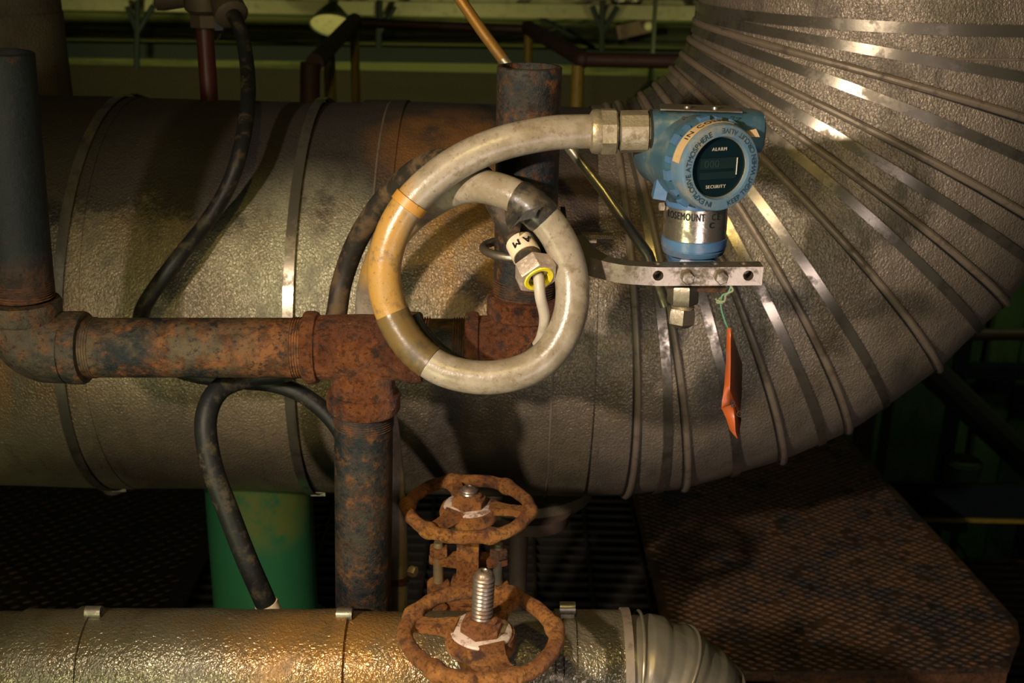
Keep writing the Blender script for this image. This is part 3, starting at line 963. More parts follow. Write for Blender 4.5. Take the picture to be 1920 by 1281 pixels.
MB().lathe(g2, gd, [(0.010, 0.0090), (0.0155, 0.0088), (0.0160, 0.0058), (0.011, 0.0045)], 24).rough(0.0003, 250).build('packing', M['tubeg'], bh_)
# grey cable leaving the gland
gc = [g2 + gd * 0.010, g2 + gd * 0.018, P(1013, 556, 0.938), P(1021, 596, 0.945), P(1015, 632, 0.955), P(1002, 654, 0.962), P(985, 672, 0.955), P(960, 682, 0.95)]
cab = thing('grey_cable', 'thin grey cable hanging out of the yellow-sealed nut inside the coil', 'cable', tuple(gc[-1]))
MB().tube(spline(gc), 0.0047, 14).build('sheath', M['cable'], cab)
MB().tube(spline([P(1006, 650, 0.962), P(988, 670, 0.955), P(960, 683, 0.95)], 4), 0.0056, 14).build('tape_wrap', M['tape'], cab)
# flat black cable along the inside bottom of the coil
tag(MB().tube(spline([P(965, 682, 0.952), P(915, 688, 0.953), P(868, 678, 0.955), P(828, 654, 0.958), P(795, 618, 0.962), P(780, 588, 0.966)]), 0.0040, 12).build('black_cable', M['black']),
    'thin black cable lying along the inner bottom edge of the grey coil', 'cable')

# ================================================================== GREY CONDUIT COIL
co = [P(1118, 247, 1.0), P(1080, 247, 0.997), P(1030, 250, 0.992), P(950, 266, 0.985), P(880, 293, 0.98), P(820, 331, 0.975), P(768, 382, 0.97), P(734, 442, 0.965), P(720, 510, 0.96), P(732, 580, 0.955), P(768, 645, 0.945),
      P(820, 688, 0.937), P(880, 706, 0.932), P(940, 706, 0.93), P(1000, 687, 0.932), P(1045, 645, 0.937), P(1071, 580, 0.945), P(1069, 505, 0.956), P(1042, 438, 0.961), P(997, 388, 0.966), P(938, 357, 0.979), P(872, 350, 0.997),
      P(805, 380, 1.023), P(752, 425, 1.06), P(712, 490, 1.095), P(694, 560, 1.12), P(696, 640, 1.125), P(716, 760, 1.125), P(733, 900, 1.125), P(740, 1050, 1.125), P(741, 1200, 1.125)]
coil = thing('grey_conduit', 'thick grey flexible conduit coiled in a loop in front of the iron pipes', 'hose', tuple(co[12]))
sp = spline(co, 8)
MB().tube(sp, 0.0145, 30).build('jacket', M['hose'], coil)


def sub(a, b):          # centreline between two control points, fractional
    return sp[int(a * 8):int(b * 8) + 1]


tw = sub(9.15, 10.75)
mb = MB()
mb.tube(tw, [0.0150 + 0.0004 * (i % 2) for i in range(len(tw))], 28)
mb.build('brown_tape', M['tapeb'], coil)
lab(coil.children[-1], 'brown tape wrapped on the lower left')
tw = sub(18.55, 19.55)
MB().tube(tw, [0.0152, 0.0158, 0.0160, 0.0157, 0.0162, 0.0159, 0.0156, 0.0160, 0.0152][:len(tw)] + [0.0152] * max(0, len(tw) - 9), 28).rough(0.0004, 60).build('black_tape', M['tape'], coil)
lab(coil.children[-1], 'black tape binding the coil at the top right')
# loose tails of tape
q = P(985, 382, 0.951)
MB().prism([P(945, 372, 0.99), P(960, 360, 0.97), P(975, 400, 0.955), P(955, 440, 0.952), P(948, 415, 0.96)], (0.001, 0.0008, 0)).build('tape_tail', M['tape'], coil)
MB().prism([P(958, 428, 0.947), P(985, 397, 0.942), P(1012, 388, 0.945), P(1003, 408, 0.943), P(975, 415, 0.942)], (0, 0.001, 0)).build('tape_tail', M['tape'], coil)
MB().prism([P(978, 357, 0.985), P(988, 350, 0.985), P(1040, 378, 1.012), P(1034, 388, 1.012)], (0, 0.004, 0)).build('tape_tail', M['tape'], coil)
# connector at the transmitter
dx = (P(1215, 246, 1.0) - P(1110, 247, 1.0)).normalized()
e0 = P(1110, 247, 1.0)
L = lambda px: (P(px, 247, 1.0) - e0).length
mb = MB()
mb.lathe(e0, dx, [(-0.002, 0.0150), (0.000, 0.0182), (0.004, 0.0192), (0.0075, 0.0185), (0.008, 0.0175)], 28)
mb.build('ferrule', M['conn'], coil)
MB().ngon(e0 + dx * 0.0065, dx, 0.0200, L(1157) - 0.0065, 8, ref=(0, -0.35, 1), ch=0.10).rough(0.0003, 120).build('connector_nut', M['conn'], coil)
MB().lathe(e0 + dx * L(1156), dx, [(0, 0.015), (0.003, 0.015)], 24).build('gasket', M['ink'], coil)
MB().lathe(e0 + dx * L(1160), dx, [(0, 0.0150), (0.0015, 0.0178), (L(1213) - L(1160), 0.0178), (L(1213) - L(1160) + .001, 0.0155), (L(1224) - L(1160), 0.0155)], 10, ref=(0, -1, 0.4)).rough(0.00025, 120).build('connector_body', M['conn'], coil)
# cable tie, ochre
ti = thing('cable_tie', 'ochre strap tying the two turns of the grey coil together', 'cable tie', tuple(P(765, 380, 0.96)))
c1_, c2_ = sp[int(6.05 * 8)], sp[int(6.05 * 8) + 1]
ax = (c2_ - c1_).normalized()
nn = ax.orthogonal().normalized()
MB().lathe(c1_, ax, [(-0.0045, 0.0148), (-0.004, 0.0158), (0.004, 0.0158), (0.0045, 0.0148)], 32).build('loop', M['tie'], ti)
q0, q1, q2_, q3 = P(778, 399, 0.957), P(812, 388, 0.985), P(810, 379, 0.988), P(784, 386, 0.955)
MB().prism([q0, q1, q2_, q3], (0, 0.0012, 0)).build('tail', M['tie'], ti)

# ================================================================== THREADED IRON PIPE RUN
PR, CR = 0.0287, 0.0350
run = thing('iron_pipe_run', 'rusty threaded iron pipe run of elbows, tee and pipes in front of the duct', 'pipework', tuple(P(682, 1150, 1.05)))
YP = 1.05


def pipe(a, b, r=PR, m='iron', nm='pipe', hollow=False):
    a, b = Vector(a), Vector(b)
    if hollow:
        d = (b - a).length
        return MB().lathe(a, b - a, [(0, r), (d - .001, r), (d, r - .001), (d, r - .0045), (d - .06, r - .0045)], 48).build(nm, M[m], run)
    return MB().lathe(a, b - a, [(0, r), ((b - a).length, r)], 48).build(nm, M[m], run)


def threads(a, d, n=5, pitch=0.0024, r=PR, grow=1):
    prof = [(0, r - .001)]
    for i in range(n):
        rr = r + 0.0004
        prof += [(i * pitch + 0.0004, rr - 0.0016), (i * pitch + pitch * .5, rr + 0.0004), (i * pitch + pitch - .0004, rr - 0.0016)]
    prof.append((n * pitch, r - .001))
    return MB().lathe(a, d, prof, 48).rough(0.00012, 200).build('thread', M['thread'], run, 60)


def collar(a, d, wd, r=CR, m='fit', nm='collar'):
    return MB().lathe(a, d, [(0, r - .004), (0.0008, r - .0012), (0.0030, r), (wd - 0.003, r), (wd - .0006, r - .0012), (wd, r - .0045)], 56).rough(0.0005, 45).build(nm, M[m], run, 50)


def hpx(px, py=652):
    return P(px, py, YP)


hx = (hpx(560) - hpx(170)).normalized()
# left vertical pipe
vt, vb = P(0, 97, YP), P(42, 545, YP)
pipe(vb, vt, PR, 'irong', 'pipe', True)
vd = (vt - vb).normalized()
threads(P(42, 556, YP), vd, 7)
# left elbow
el = [P(43, 570, YP), P(46, 600, YP), P(62, 634, YP), P(92, 650, YP), P(128, 652, YP)]
s_ = spline(el, 8)
MB().tube(s_, [0.0345 - 0.0 * i for i in range(len(s_))], 56).rough(0.0007, 35).build('elbow_fitting', M['elbl'], run, 60)
collar(P(43, 598, YP), vd, P(43, 560, YP).z - P(43, 598, YP).z, CR + 0.001, 'elbl')
collar(hpx(126), hx, (hpx(163) - hpx(126)).length, CR + 0.0002, 'elbl')
threads(hpx(160), hx, 5)
pipe(hpx(150), hpx(590), PR, 'ironh')
threads(hpx(549), hx, 6)
# tee
collar(hpx(571), hx, (hpx(598) - hpx(571)).length)
tb_ = MB()
tl, tr_ = hpx(592), hpx(770)
Lt = (tr_ - tl).length
tb_.lathe(tl, hx, [(0, .0312), (Lt * .12, .0315), (Lt * .5, .0322), (Lt * .88, .0315), (Lt, .0312)], 56)
tb_.rough(0.0007, 35).build('tee_fitting', M['fit'], run, 60)
dn = (P(681, 1150, YP) - P(682, 660, YP)).normalized()
hd = (P(682, 740, YP) - P(682, 652, YP)).length
MB().lathe(P(682, 652, YP), dn, [(0.0, .024), (0.020, .0300), (0.034, .0306), (hd * .9, .0312), (hd + .002, .0325)], 56).rough(0.0006, 35).build('tee_branch', M['fit'], run, 60)
collar(hpx(757), hx, (hpx(792) - hpx(757)).length, CR - 0.0006)
cd_ = P(682, 733, YP)
collar(cd_, dn, (P(682, 768, YP) - cd_).length, CR + 0.0006)
threads(P(682, 768, YP), dn, 7)
pipe(P(682, 760, YP), P(681, 1300, YP), PR, 'iron')
threads(hpx(790), hx, 4)
pipe(hpx(780), hpx(880), PR - .0008, 'ironh')
threads(hpx(850), hx, 6)
collar(hpx(872), hx, (hpx(899) - hpx(872)).length, CR - 0.0003)
el = [hpx(880), hpx(915), P(950, 645, YP), P(974, 620, YP), P(982, 585, YP), P(982, 565, YP)]
s_ = spline(el, 8)
MB().tube(s_, 0.0308, 56).rough(0.0007, 35).build('elbow_fitting', M['fit'], run, 60)
ub = P(981, 590, YP)
ut = P(993, 124, YP)
ud = (ut - ub).normalized()
collar(P(982, 592, YP), ud, P(982, 552, YP).z - P(982, 592, YP).z, CR + .0003)
threads(P(983, 552, YP), ud, 7)
pipe(P(983, 550, YP), ut, PR, 'iron', 'pipe', True)

# pipe clamp with bolt on the hose behind the down pipe
cl = thing('hose_clamp', 'thin clamp band with a small bolt beside the lower wheel valve', 'clamp', tuple(P(752, 1085, 1.11)))
hc = P(741, 1080, 1.125)
MB().lathe(hc - Vector((0, 0, .004)), (0, 0, 1), [(0, .0148), (0, .0162), (0.008, .0162), (0.008, .0148)], 30, cap=False).build('band', M['valved'], cl)
MB().ngon(P(768, 1070, 1.11), (1, -0.5, 0), 0.0062, 0.008).build('bolt_head', M['nut'], cl)

# diagonal ochre tube
tu = thing('impulse_tube', 'slim ochre and grey tube slanting behind the open-topped iron pipe', 'tube', tuple(P(1245, 560, 1.17)))
ta, tm_, tb2 = P(858, -8, 1.30), P(1075, 285, 1.22), P(1248, 575, 1.16)
MB().tube([ta, P(905, 60, 1.285), P(948, 118, 1.265)], 0.0062, 16).build('tube', M['brass'], tu)
MB().tube([P(944, 112, 1.266), P(1075, 285, 1.225), P(1130, 355, 1.20), P(1215, 478, 1.175), tb2], 0.0060, 16).build('tube', M['tubeg'], tu)

# ================================================================== MOUNTING BRACKET
br = thing('mounting_bracket', 'bent steel mounting bracket clamped to the upright iron pipe with a U-bolt', 'bracket', tuple(P(1250, 512, 0.98)))
YB = 0.982
cl_pts = [(1080, 470, 1.035), (1095, 484, 1.012), (1125, 498, 0.991), (1165, 508, 0.984), (1215, 512, YB), (1260, 513, YB), (1426, 512, YB)]
cs = spline([P(*c_) for c_ in cl_pts], 6)
hgt = []
rs = []
m_ = len(cs)
for i, p in enumerate(cs):
    a = cs[max(0, i - 1)]
    b = cs[min(m_ - 1, i + 1)]
    t_ = (b - a).normalized()
    t_.z = 0
    t_.normalize()
    nrm_ = Vector((t_.y, -t_.x, 0))
    if nrm_.y > 0 and abs(t_.x) > 0.3:
        nrm_ = -nrm_
    f = i / (m_ - 1)
    h = 0.0083 + 0.0060 * max(0, 1 - f * 2.6) ** 1.5
    wd = 0.0095
    c_ = 0.0018
    zz = Vector((0, 0, 1))
    sec = [(-wd, -h + c_), (-wd + c_, -h), (wd, -h), (wd, h), (-wd + c_, h), (-wd, h - c_)]
    rs.append([p - nrm_ * s0 * 1.0 + zz * s1 for s0, s1 in [(-u, v) for u, v in sec]])
bo = MB().rings(rs).build('arm', M['steel'], br, 30)


def cut(obj, cutters):
    co_ = MB()
    for (a, d, r, l) in cutters:
        co_.lathe(a, d, [(0, r), (l, r)], 20)
    me = co_.mesh('cut')
    k = bpy.data.objects.new('cut', me)
    C.collection.objects.link(k)
    md = obj.modifiers.new('b', 'BOOLEAN')
    md.operation = 'DIFFERENCE'
    md.solver = 'EXACT'
    md.object = k
    bpy.context.view_layer.update()
    dg = bpy.context.evaluated_depsgraph_get()
    new = bpy.data.meshes.new_from_object(obj.evaluated_get(dg))
    obj.modifiers.remove(md)
    new.set_sharp_from_angle(angle=rad(22))
    obj.data = new
    bpy.data.objects.remove(k)


YF = YB - 0.0095
cuts = []
for px in (1234, 1403):
    cuts.append((P(px, 517, YF) - Vector((0, .01, 0)), (0, 1, 0), 0.0046, 0.05))
zt_ = cs[-1].z + 0.0083
for px, py in ((1232, 491), (1283, 491), (1340, 491), (1393, 492)):
    q = P(px, py, YB)
    cuts.append((Vector((q.x, YB + .001, zt_ - 0.007)), (0, 0, 1), 0.0036, 0.02))
cut(bo, cuts)
for px in (1289, 1352):
    q = P(px, 519, YF)
    MB().lathe(q, (0, -1, 0), [(0, 0.0062), (0.0012, 0.0062)], 20).build('washer', M['steel'], br)
    MB().lathe(q + Vector((0, -.001, 0)), (0, -1, 0), [(0, 0.0060), (0.0042, 0.0060), (0.0050, 0.0052)], 6, ref=(0.9, 0, 0.3)).build('bolt', M['steel'], br)
# clamp plate (right of the pipe) and U-bolt
px_ = P(1068, 440, YP).x
zu = P(1060, 462, YP).z
plx = ut.x + (P(983, 460, YP).x - ut.x) + PR + 0.006
mb = MB()
mb.prism([(plx, 0.985, zu - 0.020), (plx, 0.985, zu + 0.006), (plx, 1.03, zu + 0.022), (plx, 1.115, zu + 0.022), (plx, 1.12, zu - 0.020)], (0.0045, 0, 0))
mb.prism([(plx + 0.001, 1.045, zu - 0.014), (plx + 0.018, 1.055, zu - 0.016), (plx + 0.018, 1.055, zu + 0.010), (plx + 0.001, 1.045, zu + 0.016)], (0.0, 0.012, 0))
mb.build('clamp_plate', M['iron'], br, 30)
cxp = P(983, 460, YP)
ur = PR + 0.0042
up_ = [Vector((plx + 0.020, YP - ur, zu - 0.003))]
for i in range(17):
    a_ = -pi / 2 - pi * i / 16
    up_.append(Vector((cxp.x + ur * cos(a_) * 1.15, YP + ur * sin(a_), zu - 0.003)))
up_.append(Vector((plx + 0.034, YP + ur, zu - 0.003)))
MB().tube(up_, 0.0040, 14).build('u_bolt', M['steel'], br)
sa = Vector((plx + 0.010, YP + ur, zu + .001))
prof = []
for i in range(25):
    prof += [(i * 0.0016, 0.0039), (i * 0.0016 + .0008, 0.0046)]
MB().lathe(sa, (1, 0, 0), prof, 14).build('threaded_stud', M['steel'], br, 80)
MB().ngon(Vector((plx + .0045, YP + ur, zu - .003)), (1, 0, 0), 0.0080, 0.007).build('hex_nut', M['tubeg'], br)
MB().ngon(Vector((plx + .0045, YP - ur, zu - .003)), (1, 0, 0), 0.0080, 0.007).build('hex_nut', M['tubeg'], br)

# ================================================================== PRESSURE TRANSMITTER
YT = 1.015
sb = P(1299, 490, YT)
trn = thing('pressure_transmitter', 'blue pressure transmitter with a round black display, standing on the steel bracket', 'transmitter', tuple(sb))
axv = Vector((0.045, 0.0, 1)).normalized()
axv = Vector((-0.02, 0.0, 1)).normalized()
zc = lambda py, Y=YT: P(1299, py, Y).z - sb.z
zl = [zc(y) for y in (488, 470, 458, 447, 388, 372)]
mb = MB()
fluted = lambda a_: 1.0
mb.lathe(sb - axv * 0.012, axv, [(0, .017), (0.012, .0185), (0.016, .0215), (0.0185, .0205)], 40, pw=lambda a_: 1 + 0.10 * max(0, cos(4 * a_ + 0.6)))
mb.lathe(sb + axv * 0.006, axv, [(0, .019), (0.0035, .0272), (0.0070, .0284), (0.0078, .0272), (0.0088, .0272), (0.0095, .0290), (0.0175, .0290), (0.0185, .0275)], 56)
mb.build('sensor_base', M['blue'], trn, 40)
for sx in (-1, 1):
    MB().box(sb + Vector((sx * 0.013, -0.004, -0.006)), (0.013, 0.026, 0.024), Matrix.Rotation(sx * 0.35, 3, 'Y')).build('foot', M['blue'], trn)
nb0 = 0.0235
nb1 = 0.0235 + 0.0290
MB().lathe(sb + axv * (nb0 - .002), axv, [(0, .0270), (nb1 - nb0 + .004, .0270), (nb1 - nb0 + .012, .0255), (nb1 - nb0 + .03, .0250), (nb1 - nb0 + .045, .024)], 56).build('neck', M['blue'], trn, 40)
MB().lathe(sb + axv * nb0, axv, [(0, .0272), (0, .0281), (nb1 - nb0, .0281), (nb1 - nb0, .0272)], 64, cap=False).build('nameplate', M['plate'], trn, 40)
npl = trn.children[-1]
MB().ngon(sb + axv * (nb1 - .004) + Vector((-0.0285, -0.004, 0.002)), (-1, -.2, 0), 0.004, 0.004).build('clamp_screw', M['nut'], trn)
# writing on the nameplate


def wrap_text(mb, s, ang0, zoff, size, r=0.02845, bold=0.0, sx=1.0):
    up = axv
    tot = 0
    for ch in s:
        wd = glyph(ch)[2] * size * sx
        ac = ang0 + (tot + wd / 2) / r
        rd = Vector((sin(ac), -cos(ac), 0))
        td = Vector((cos(ac), sin(ac), 0))
        if ch != ' ':
            put(mb, ch, sb + up * zoff + rd * r - td * (wd / 2), td * sx, up, rd, size, bold)
        tot += wd + 0.0003
    return tot


mb = MB()
wrap_text(mb, 'ROSEMOUNT', rad(-66), nb1 - 0.0088, 0.0092, bold=0.05, sx=0.60)
wrap_text(mb, 'CE', rad(20), nb1 - 0.0082, 0.0080, sx=0.9)
wrap_text(mb, 'C', rad(17), nb1 - 0.0150, 0.0070, bold=0.07)
mb.build('lettering', M['ink'], npl)
# housing: barrel with axis toward the viewer and right, conduit bosses left and right
psi = rad(21)
A_ = Vector((sin(psi), -cos(psi), 0.0)).normalized()
B_ = Vector((cos(psi), sin(psi), 0.0))
cov = P(1352, 316, 0.945)                    # centre of the front cover face
hc = cov - A_ * 0.058
mb = MB()
mb.lathe(cov - A_ * 0.098, A_, [(0, .030), (0.004, .0335), (0.030, .0355), (0.062, .0370), (0.068, .0385), (0.075, .0385), (0.078, .0365), (0.085, .0355)], 64)
mb.build('barrel', M['blued'], trn, 40)
# cast shoulders: block carrying the bosses
bz = P(1321, 244, 0.99)
lx, rx = P(1217, 248, 1.0), P(1428, 247, 1.005)
bd = (rx - lx).normalized()
zu_ = Vector((0, 0, 1))
yb_ = zu_.cross(bd).normalized()
blen = (rx - lx).length
mb = MB()
prof = [(0.0, .0165), (0.001, .0200), (0.010, .0205), (0.026, .0235), (0.036, .028), (blen - 0.036, .028), (blen - 0.022, .0225), (blen - 0.008, .0205), (blen - 0.002, .0185), (blen, .015)]


def boxy(a_):
    return 1.0 / max(abs(cos(a_)), abs(sin(a_))) ** 0.75 if False else (abs(cos(a_)) ** 3.2 + abs(sin(a_)) ** 3.2) ** (-1 / 3.2)


R_ = []
for t_, r in prof:
    row = []
    for j in range(48):
        a_ = 2 * pi * j / 48
        k_ = boxy(a_)
        top = 0.0205 / r if sin(a_) > 0 else 1.0
        row.append(lx + bd * t_ + (yb_ * cos(a_) * k_ + zu_ * sin(a_) * k_ * min(1, top)) * r * 0.93)
    R_.append(row)
mb.rings(R_).build('boss_block', M['blued'], trn, 40)
# skirt joining the barrel to the neck
mb = MB()
R_ = []
n0 = sb + axv * (nb1 + 0.004)
for i in range(9):
    f = i / 8
    c_ = n0.lerp(P(1310, 300, 0.995), f)
    r1 = 0.0265 + 0.006 * f
    R_.append([c_ + Vector((cos(2 * pi * j / 40) * (r1 + 0.004 * f), sin(2 * pi * j / 40) * (r1 - 0.002 * f), 0)) for j in range(40)])
mb.rings(R_).build('skirt', M['blue'], trn, 50)
MB().box(P(1239, 350, 0.985), (0.011, 0.014, 0.020), Matrix.Rotation(0.15, 3, 'Y')).build('ground_lug', M['blue'], trn)
# left white-ish face ring where the connector enters
MB().lathe(lx - bd * 0.0008, bd, [(0, .0175), (0.0016, .0195)], 32).build('gasket', M['ink'], trn)
# stainless top tag with two screws
q = P(1308, 209, 0.985)
tz = q.z
ta_ = P(1238, 207, 0.985)
tb3 = P(1392, 212, 0.985)
MB().prism([ta_, tb3, tb3 + Vector((-.003, 0.030, 0.0)), ta_ + Vector((0.003, 0.030, 0.0))], (0, 0, 0.0012)).build('top_tag', M['steel'], trn)
for px in (1289, 1341):
    s0 = P(px, 205, 0.995)
    MB().lathe(Vector((s0.x, 0.995, tz + .0005)), (0, 0, 1), [(0, .0034), (0.0022, .0030), (0.0028, .0018)], 16).build('screw', M['steel'], trn)
# stamped letters S and Z
mb = MB()
for ch, px, py in (('S', 1276, 229), ('Z', 1366, 229)):
    q = P(px, py, 0.979)
    d_ = -yb_ if yb_.y > 0 else yb_
    put(mb, ch, q + d_ * 0.0030, bd, zu_, d_, 0.0075)
mb.build('lettering', M['ink'], trn)
# cover
cv = MB()
cv.lathe(cov - A_ * 0.019, A_, [(0, .0340), (0.001, .0362), (0.010, .0366), (0.016, .0362), (0.0185, .0350), (0.0190, .0335), (0.0190, .0262), (0.0172, .0255), (0.0160, .0250)], 72, cap=False)
cvo = cv.build('display_cover', M['bluec'], trn, 40)
Z_ = Vector((0, 0, 1))


def cpt(ang, r, t=0.0):
    return cov + A_ * t + (B_ * cos(ang) + Z_ * sin(ang)) * r


mb = MB()
for k_ in range(16):
    if k_ % 2:
        continue
    a_ = 2 * pi * k_ / 16 + 0.2
    mid = cpt(a_, 0.0378, -0.0215)
    Rm = Matrix((B_ * -sin(a_) + Z_ * cos(a_), A_, B_ * cos(a_) + Z_ * sin(a_))).transposed()
    mb.box(mid, (0.0085, 0.007, 0.0042), Rm)
for k_ in (1, 3, 5, 7, 9, 11, 13, 15):
    a_ = 2 * pi * k_ / 16 + 0.25
    Rm = Matrix((B_ * -sin(a_) + Z_ * cos(a_), A_, B_ * cos(a_) + Z_ * sin(a_))).transposed()
    mb.box(cpt(a_, 0.0368, -0.0215), (0.0050, 0.007, 0.004), Rm)
mb.build('grip_lug', M['blue'], cvo, 30)
MB().lathe(cov - A_ * 0.0045, A_, [(0, .0262), (0.0005, .0)], 56, cap=False).build('display_glass', M['glass'], cvo)
MB().lathe(cov - A_ * 0.0045, A_, [(0, .0262), (0.0014, .0258), (0.0014, .0250), (0.0004, .0246)], 56, cap=False).build('lens_seal', M['conn'], cvo)
# LCD and its faint digits
Bz = B_
lc = cov - A_ * 0.0038
mb = MB()
for dz_, hh in ((0.0035, 0.0090), (-0.0065, 0.0060)):
    mb.box(lc + Z_ * dz_, (0.034, 0.0004, hh), Matrix((B_, -A_, Z_)).transposed())
mb.build('lcd_panel', M['lcd'], cvo)
mb = MB()
line_text(mb, '000', lc + A_ * 0.0004 - B_ * 0.0135 + Z_ * 0.0003, B_, Z_, 0.0088)
mb.build('lcd_digits', M['lcdd'], cvo)
mb = MB()
for s__, dz_, sz in (('ALARM', 0.0140, 0.0038), ('SECURITY', -0.0168, 0.0038)):
    wd = width(s__, sz)
    line_text(mb, s__, lc + A_ * 0.0006 - B_ * (wd / 2 + (0.001 if dz_ > 0 else 0.002)) + Z_ * dz_, B_, Z_, sz, 0.015)
mb.box(lc + A_ * 0.0006 + B_ * 0.0165 + Z_ * 0.0005, (0.0007, 0.0003, 0.014), Matrix((B_, -A_, Z_)).transposed())
mb.build('lettering', M['wink'], cvo)
# raised words round the cover face
mb = MB()


def arc_word(s__, a0, cw, r, size):
    """cw: letters run clockwise with tops outward; else counter-clockwise, tops inward"""
    t_ = 0
    for ch in s__:
        wd = glyph(ch)[2] * size * 0.92
        a_ = a0 - (t_ + wd / 2) / r if cw else a0 + (t_ + wd / 2) / r
        rd = B_ * cos(a_) + Z_ * sin(a_)
        td = (B_ * sin(a_) - Z_ * cos(a_)) if cw else (-B_ * sin(a_) + Z_ * cos(a_))
        u_ = rd if cw else -rd
        if ch != ' ':
            o_ = cov + A_ * 0.0003 + rd * (r - size * .36 if cw else r + size * .36) - td * wd / 2
            put(mb, ch, o_, td, u_, A_, size, 0.01)
        t_ += wd


arc_word('IN EXPLOSIVE ATMOSPHERE', rad(258), True, 0.0305, 0.0063)
arc_word('KEEP TIGHT WHEN CIRCUIT ALIVE', rad(285), False, 0.0305, 0.0059)
mb.build('raised_lettering', M['blued'], cvo)
# tan sticker on the rim
R_ = []
for i in range(21):
    a_ = rad(172 - i * 5.0)
    R_.append([cpt(a_, .0367, -.0155), cpt(a_, .0371, -.0155), cpt(a_, .0371, -.0045), cpt(a_, .0367, -.0045)])
MB().rings(R_).build('rim_sticker', M['sticker'], cvo, 60)
stk = cvo.children[-1]
mb = MB()
t_ = 0
for ch in 'IN CONT':
    wd = glyph(ch)[2] * 0.0085
    a_ = rad(142) - (t_ + wd / 2) / 0.0372
    rd = B_ * cos(a_) + Z_ * sin(a_)
    td = B_ * sin(a_) - Z_ * cos(a_)
    if ch != ' ':
        put(mb, ch, cov - A_ * 0.0066 + rd * 0.0373 - td * wd / 2, td, A_ * -1 if False else -A_ * -1 * -1, rd, 0.0085)
    t_ += wd + .0006
mb.build('lettering', M['ink'], stk)
MB().prism([cpt(rad(44), .0372, -.016), cpt(rad(36), .0372, -.016), cpt(rad(33), .0430, -.004), cpt(rad(42), .0445, -.006)], A_ * 0.0006).build('sticker_end', M['sticker'], cvo)
# process connection under the bracket
pc = P(1281, 536, 1.0)
MB().box(P(1310, 538, 1.0) + Vector((0, 0.006, 0.006)), (0.046, 0.022, 0.018)).build('flange_block', M['valved'], trn)
h1 = pc.z - P(1281, 569, 1.0).z
MB().ngon(pc + Vector((0, 0, 0.002)), (0.03, 0, -1), 0.0140, h1 + .002, 6, ref=(1, -0.25, 0)).build('hex_adapter', M['steel'], trn)
MB().lathe(P(1281, 566, 1.0), (0, 0, -1), [(0, .0088), (0.002, .0100), (0.003, .0092), (0.0045, .0104), (0.0065, .0100), (0.008, .0088)], 24).build('ferrule', M['conn'], trn)
p1 = P(1279, 578, 1.0)
MB().lathe(p1, (-0.04, -0.1, -1), [(0, .0118), (0.003, .0128), (0.0135, .0128), (0.0175, .0070), (0.0180, .001)], 6, ref=(1, -0.6, 0)).build('tube_nut', M['steel'], trn, 30)

# ================================================================== ORANGE TAG ON GREEN WIRE
tg = thing('hanging_tag', 'curled orange tag hanging below the bracket on a green wire', 'tag', tuple(P(1368, 616, 0.97)))
YG = 0.975
MB().tube(spline([P(1372, 533, YG), P(1366, 548, YG), P(1354, 555, YG), P(1352, 575, YG), P(1358, 598, YG), P(1366, 618, YG)]), 0.0009, 8).build('wire', M['wire'], tg)
MB().tube(spline([P(1370, 536, YG), P(1374, 545, YG - .002), P(1362, 552, YG), P(1358, 565, YG - .003), P(1346, 564, YG), P(1342, 560, YG)]), 0.0010, 8).build('string_knot', M['string'], tg)
MB().tube(spline([P(1362, 552, YG), P(1352, 558, YG + .002), P(1344, 567, YG), P(1356, 568, YG - .002)]), 0.0009, 8).build('string_knot', M['string'], tg)


def sheet(rows, m, nm, par, th=0.0007):
    mb = MB()
    n_ = len(rows[0])
    v = [p for r in rows for p in r]
    f = [(i * n_ + j, i * n_ + j + 1, (i + 1) * n_ + j + 1, (i + 1) * n_ + j) for i in range(len(rows) - 1) for j in range(n_ - 1)]
    o = mb.add(v, f).build(nm, m, par, 60)
    md = o.modifiers.new('s', 'SOLIDIFY')
    md.thickness = th
    return o


# the sheet is nearly edge-on above, its foot curls toward the viewer
rows = []
for (a, b, c_) in (((1363, 616, .970), (1370, 615, .968), (1371, 616, .985)),
                   ((1362, 640, .970), (1370, 640, .968), (1380, 648, 1.01)),
                   ((1361, 680, .970), (1370, 680, .966), (1392, 682, 1.03)),
                   ((1358, 722, .969), (1369, 724, .964), (1391, 740, 1.03)),
                   ((1354, 752, .966), (1368, 736, .968), (1388, 770, 1.02)),
                   ((1353, 768, .964), (1374, 760, .972), (1390, 788, 1.00))):
    rows.append([P(*a), P(*b), P(*c_)])
body = sheet(rows, M['orange'], 'sheet', tg)
rows = [[P(1353, 766, .964), P(1374, 758, .962), P(1390, 786, .972)], [P(1362, 786, .960), P(1378, 790, .956), P(1388, 800, .966)],
        [P(1368, 806, .958), P(1379, 810, .955), P(1386, 812, .962)], [P(1380, 822, .958), P(1383, 823, .956), P(1384, 824, .958)]]
sheet(rows, M['orange'], 'curled_foot', tg)
mb = MB()
put(mb, 'B', P(1370, 764, .957), RT, UP, -FW, 0.008)
put(mb, 'C', P(1380, 782, .953), RT, UP, -FW, 0.008)
mb.build('lettering', M['ink'], tg.children[-1])

# ================================================================== LOWER INSULATED PIPE
YL = 0.962
LR = 0.0545
pl0, pl1 = P(-150, 1252, YL), P(1170, 1256, YL)
lowp = thing('insulated_pipe', 'tan embossed insulated pipe along the bottom, ending in a creased elbow', 'pipe', tuple(P(600, 1256, YL) - Vector((0, 0, LR))))
ld = (pl1 - pl0).normalized()
lu = Vector((0, 0, 1))
lu = (lu - ld * lu.dot(ld)).normalized()
lf = lu.cross(ld)
if lf.y > 0:
    lf = -lf


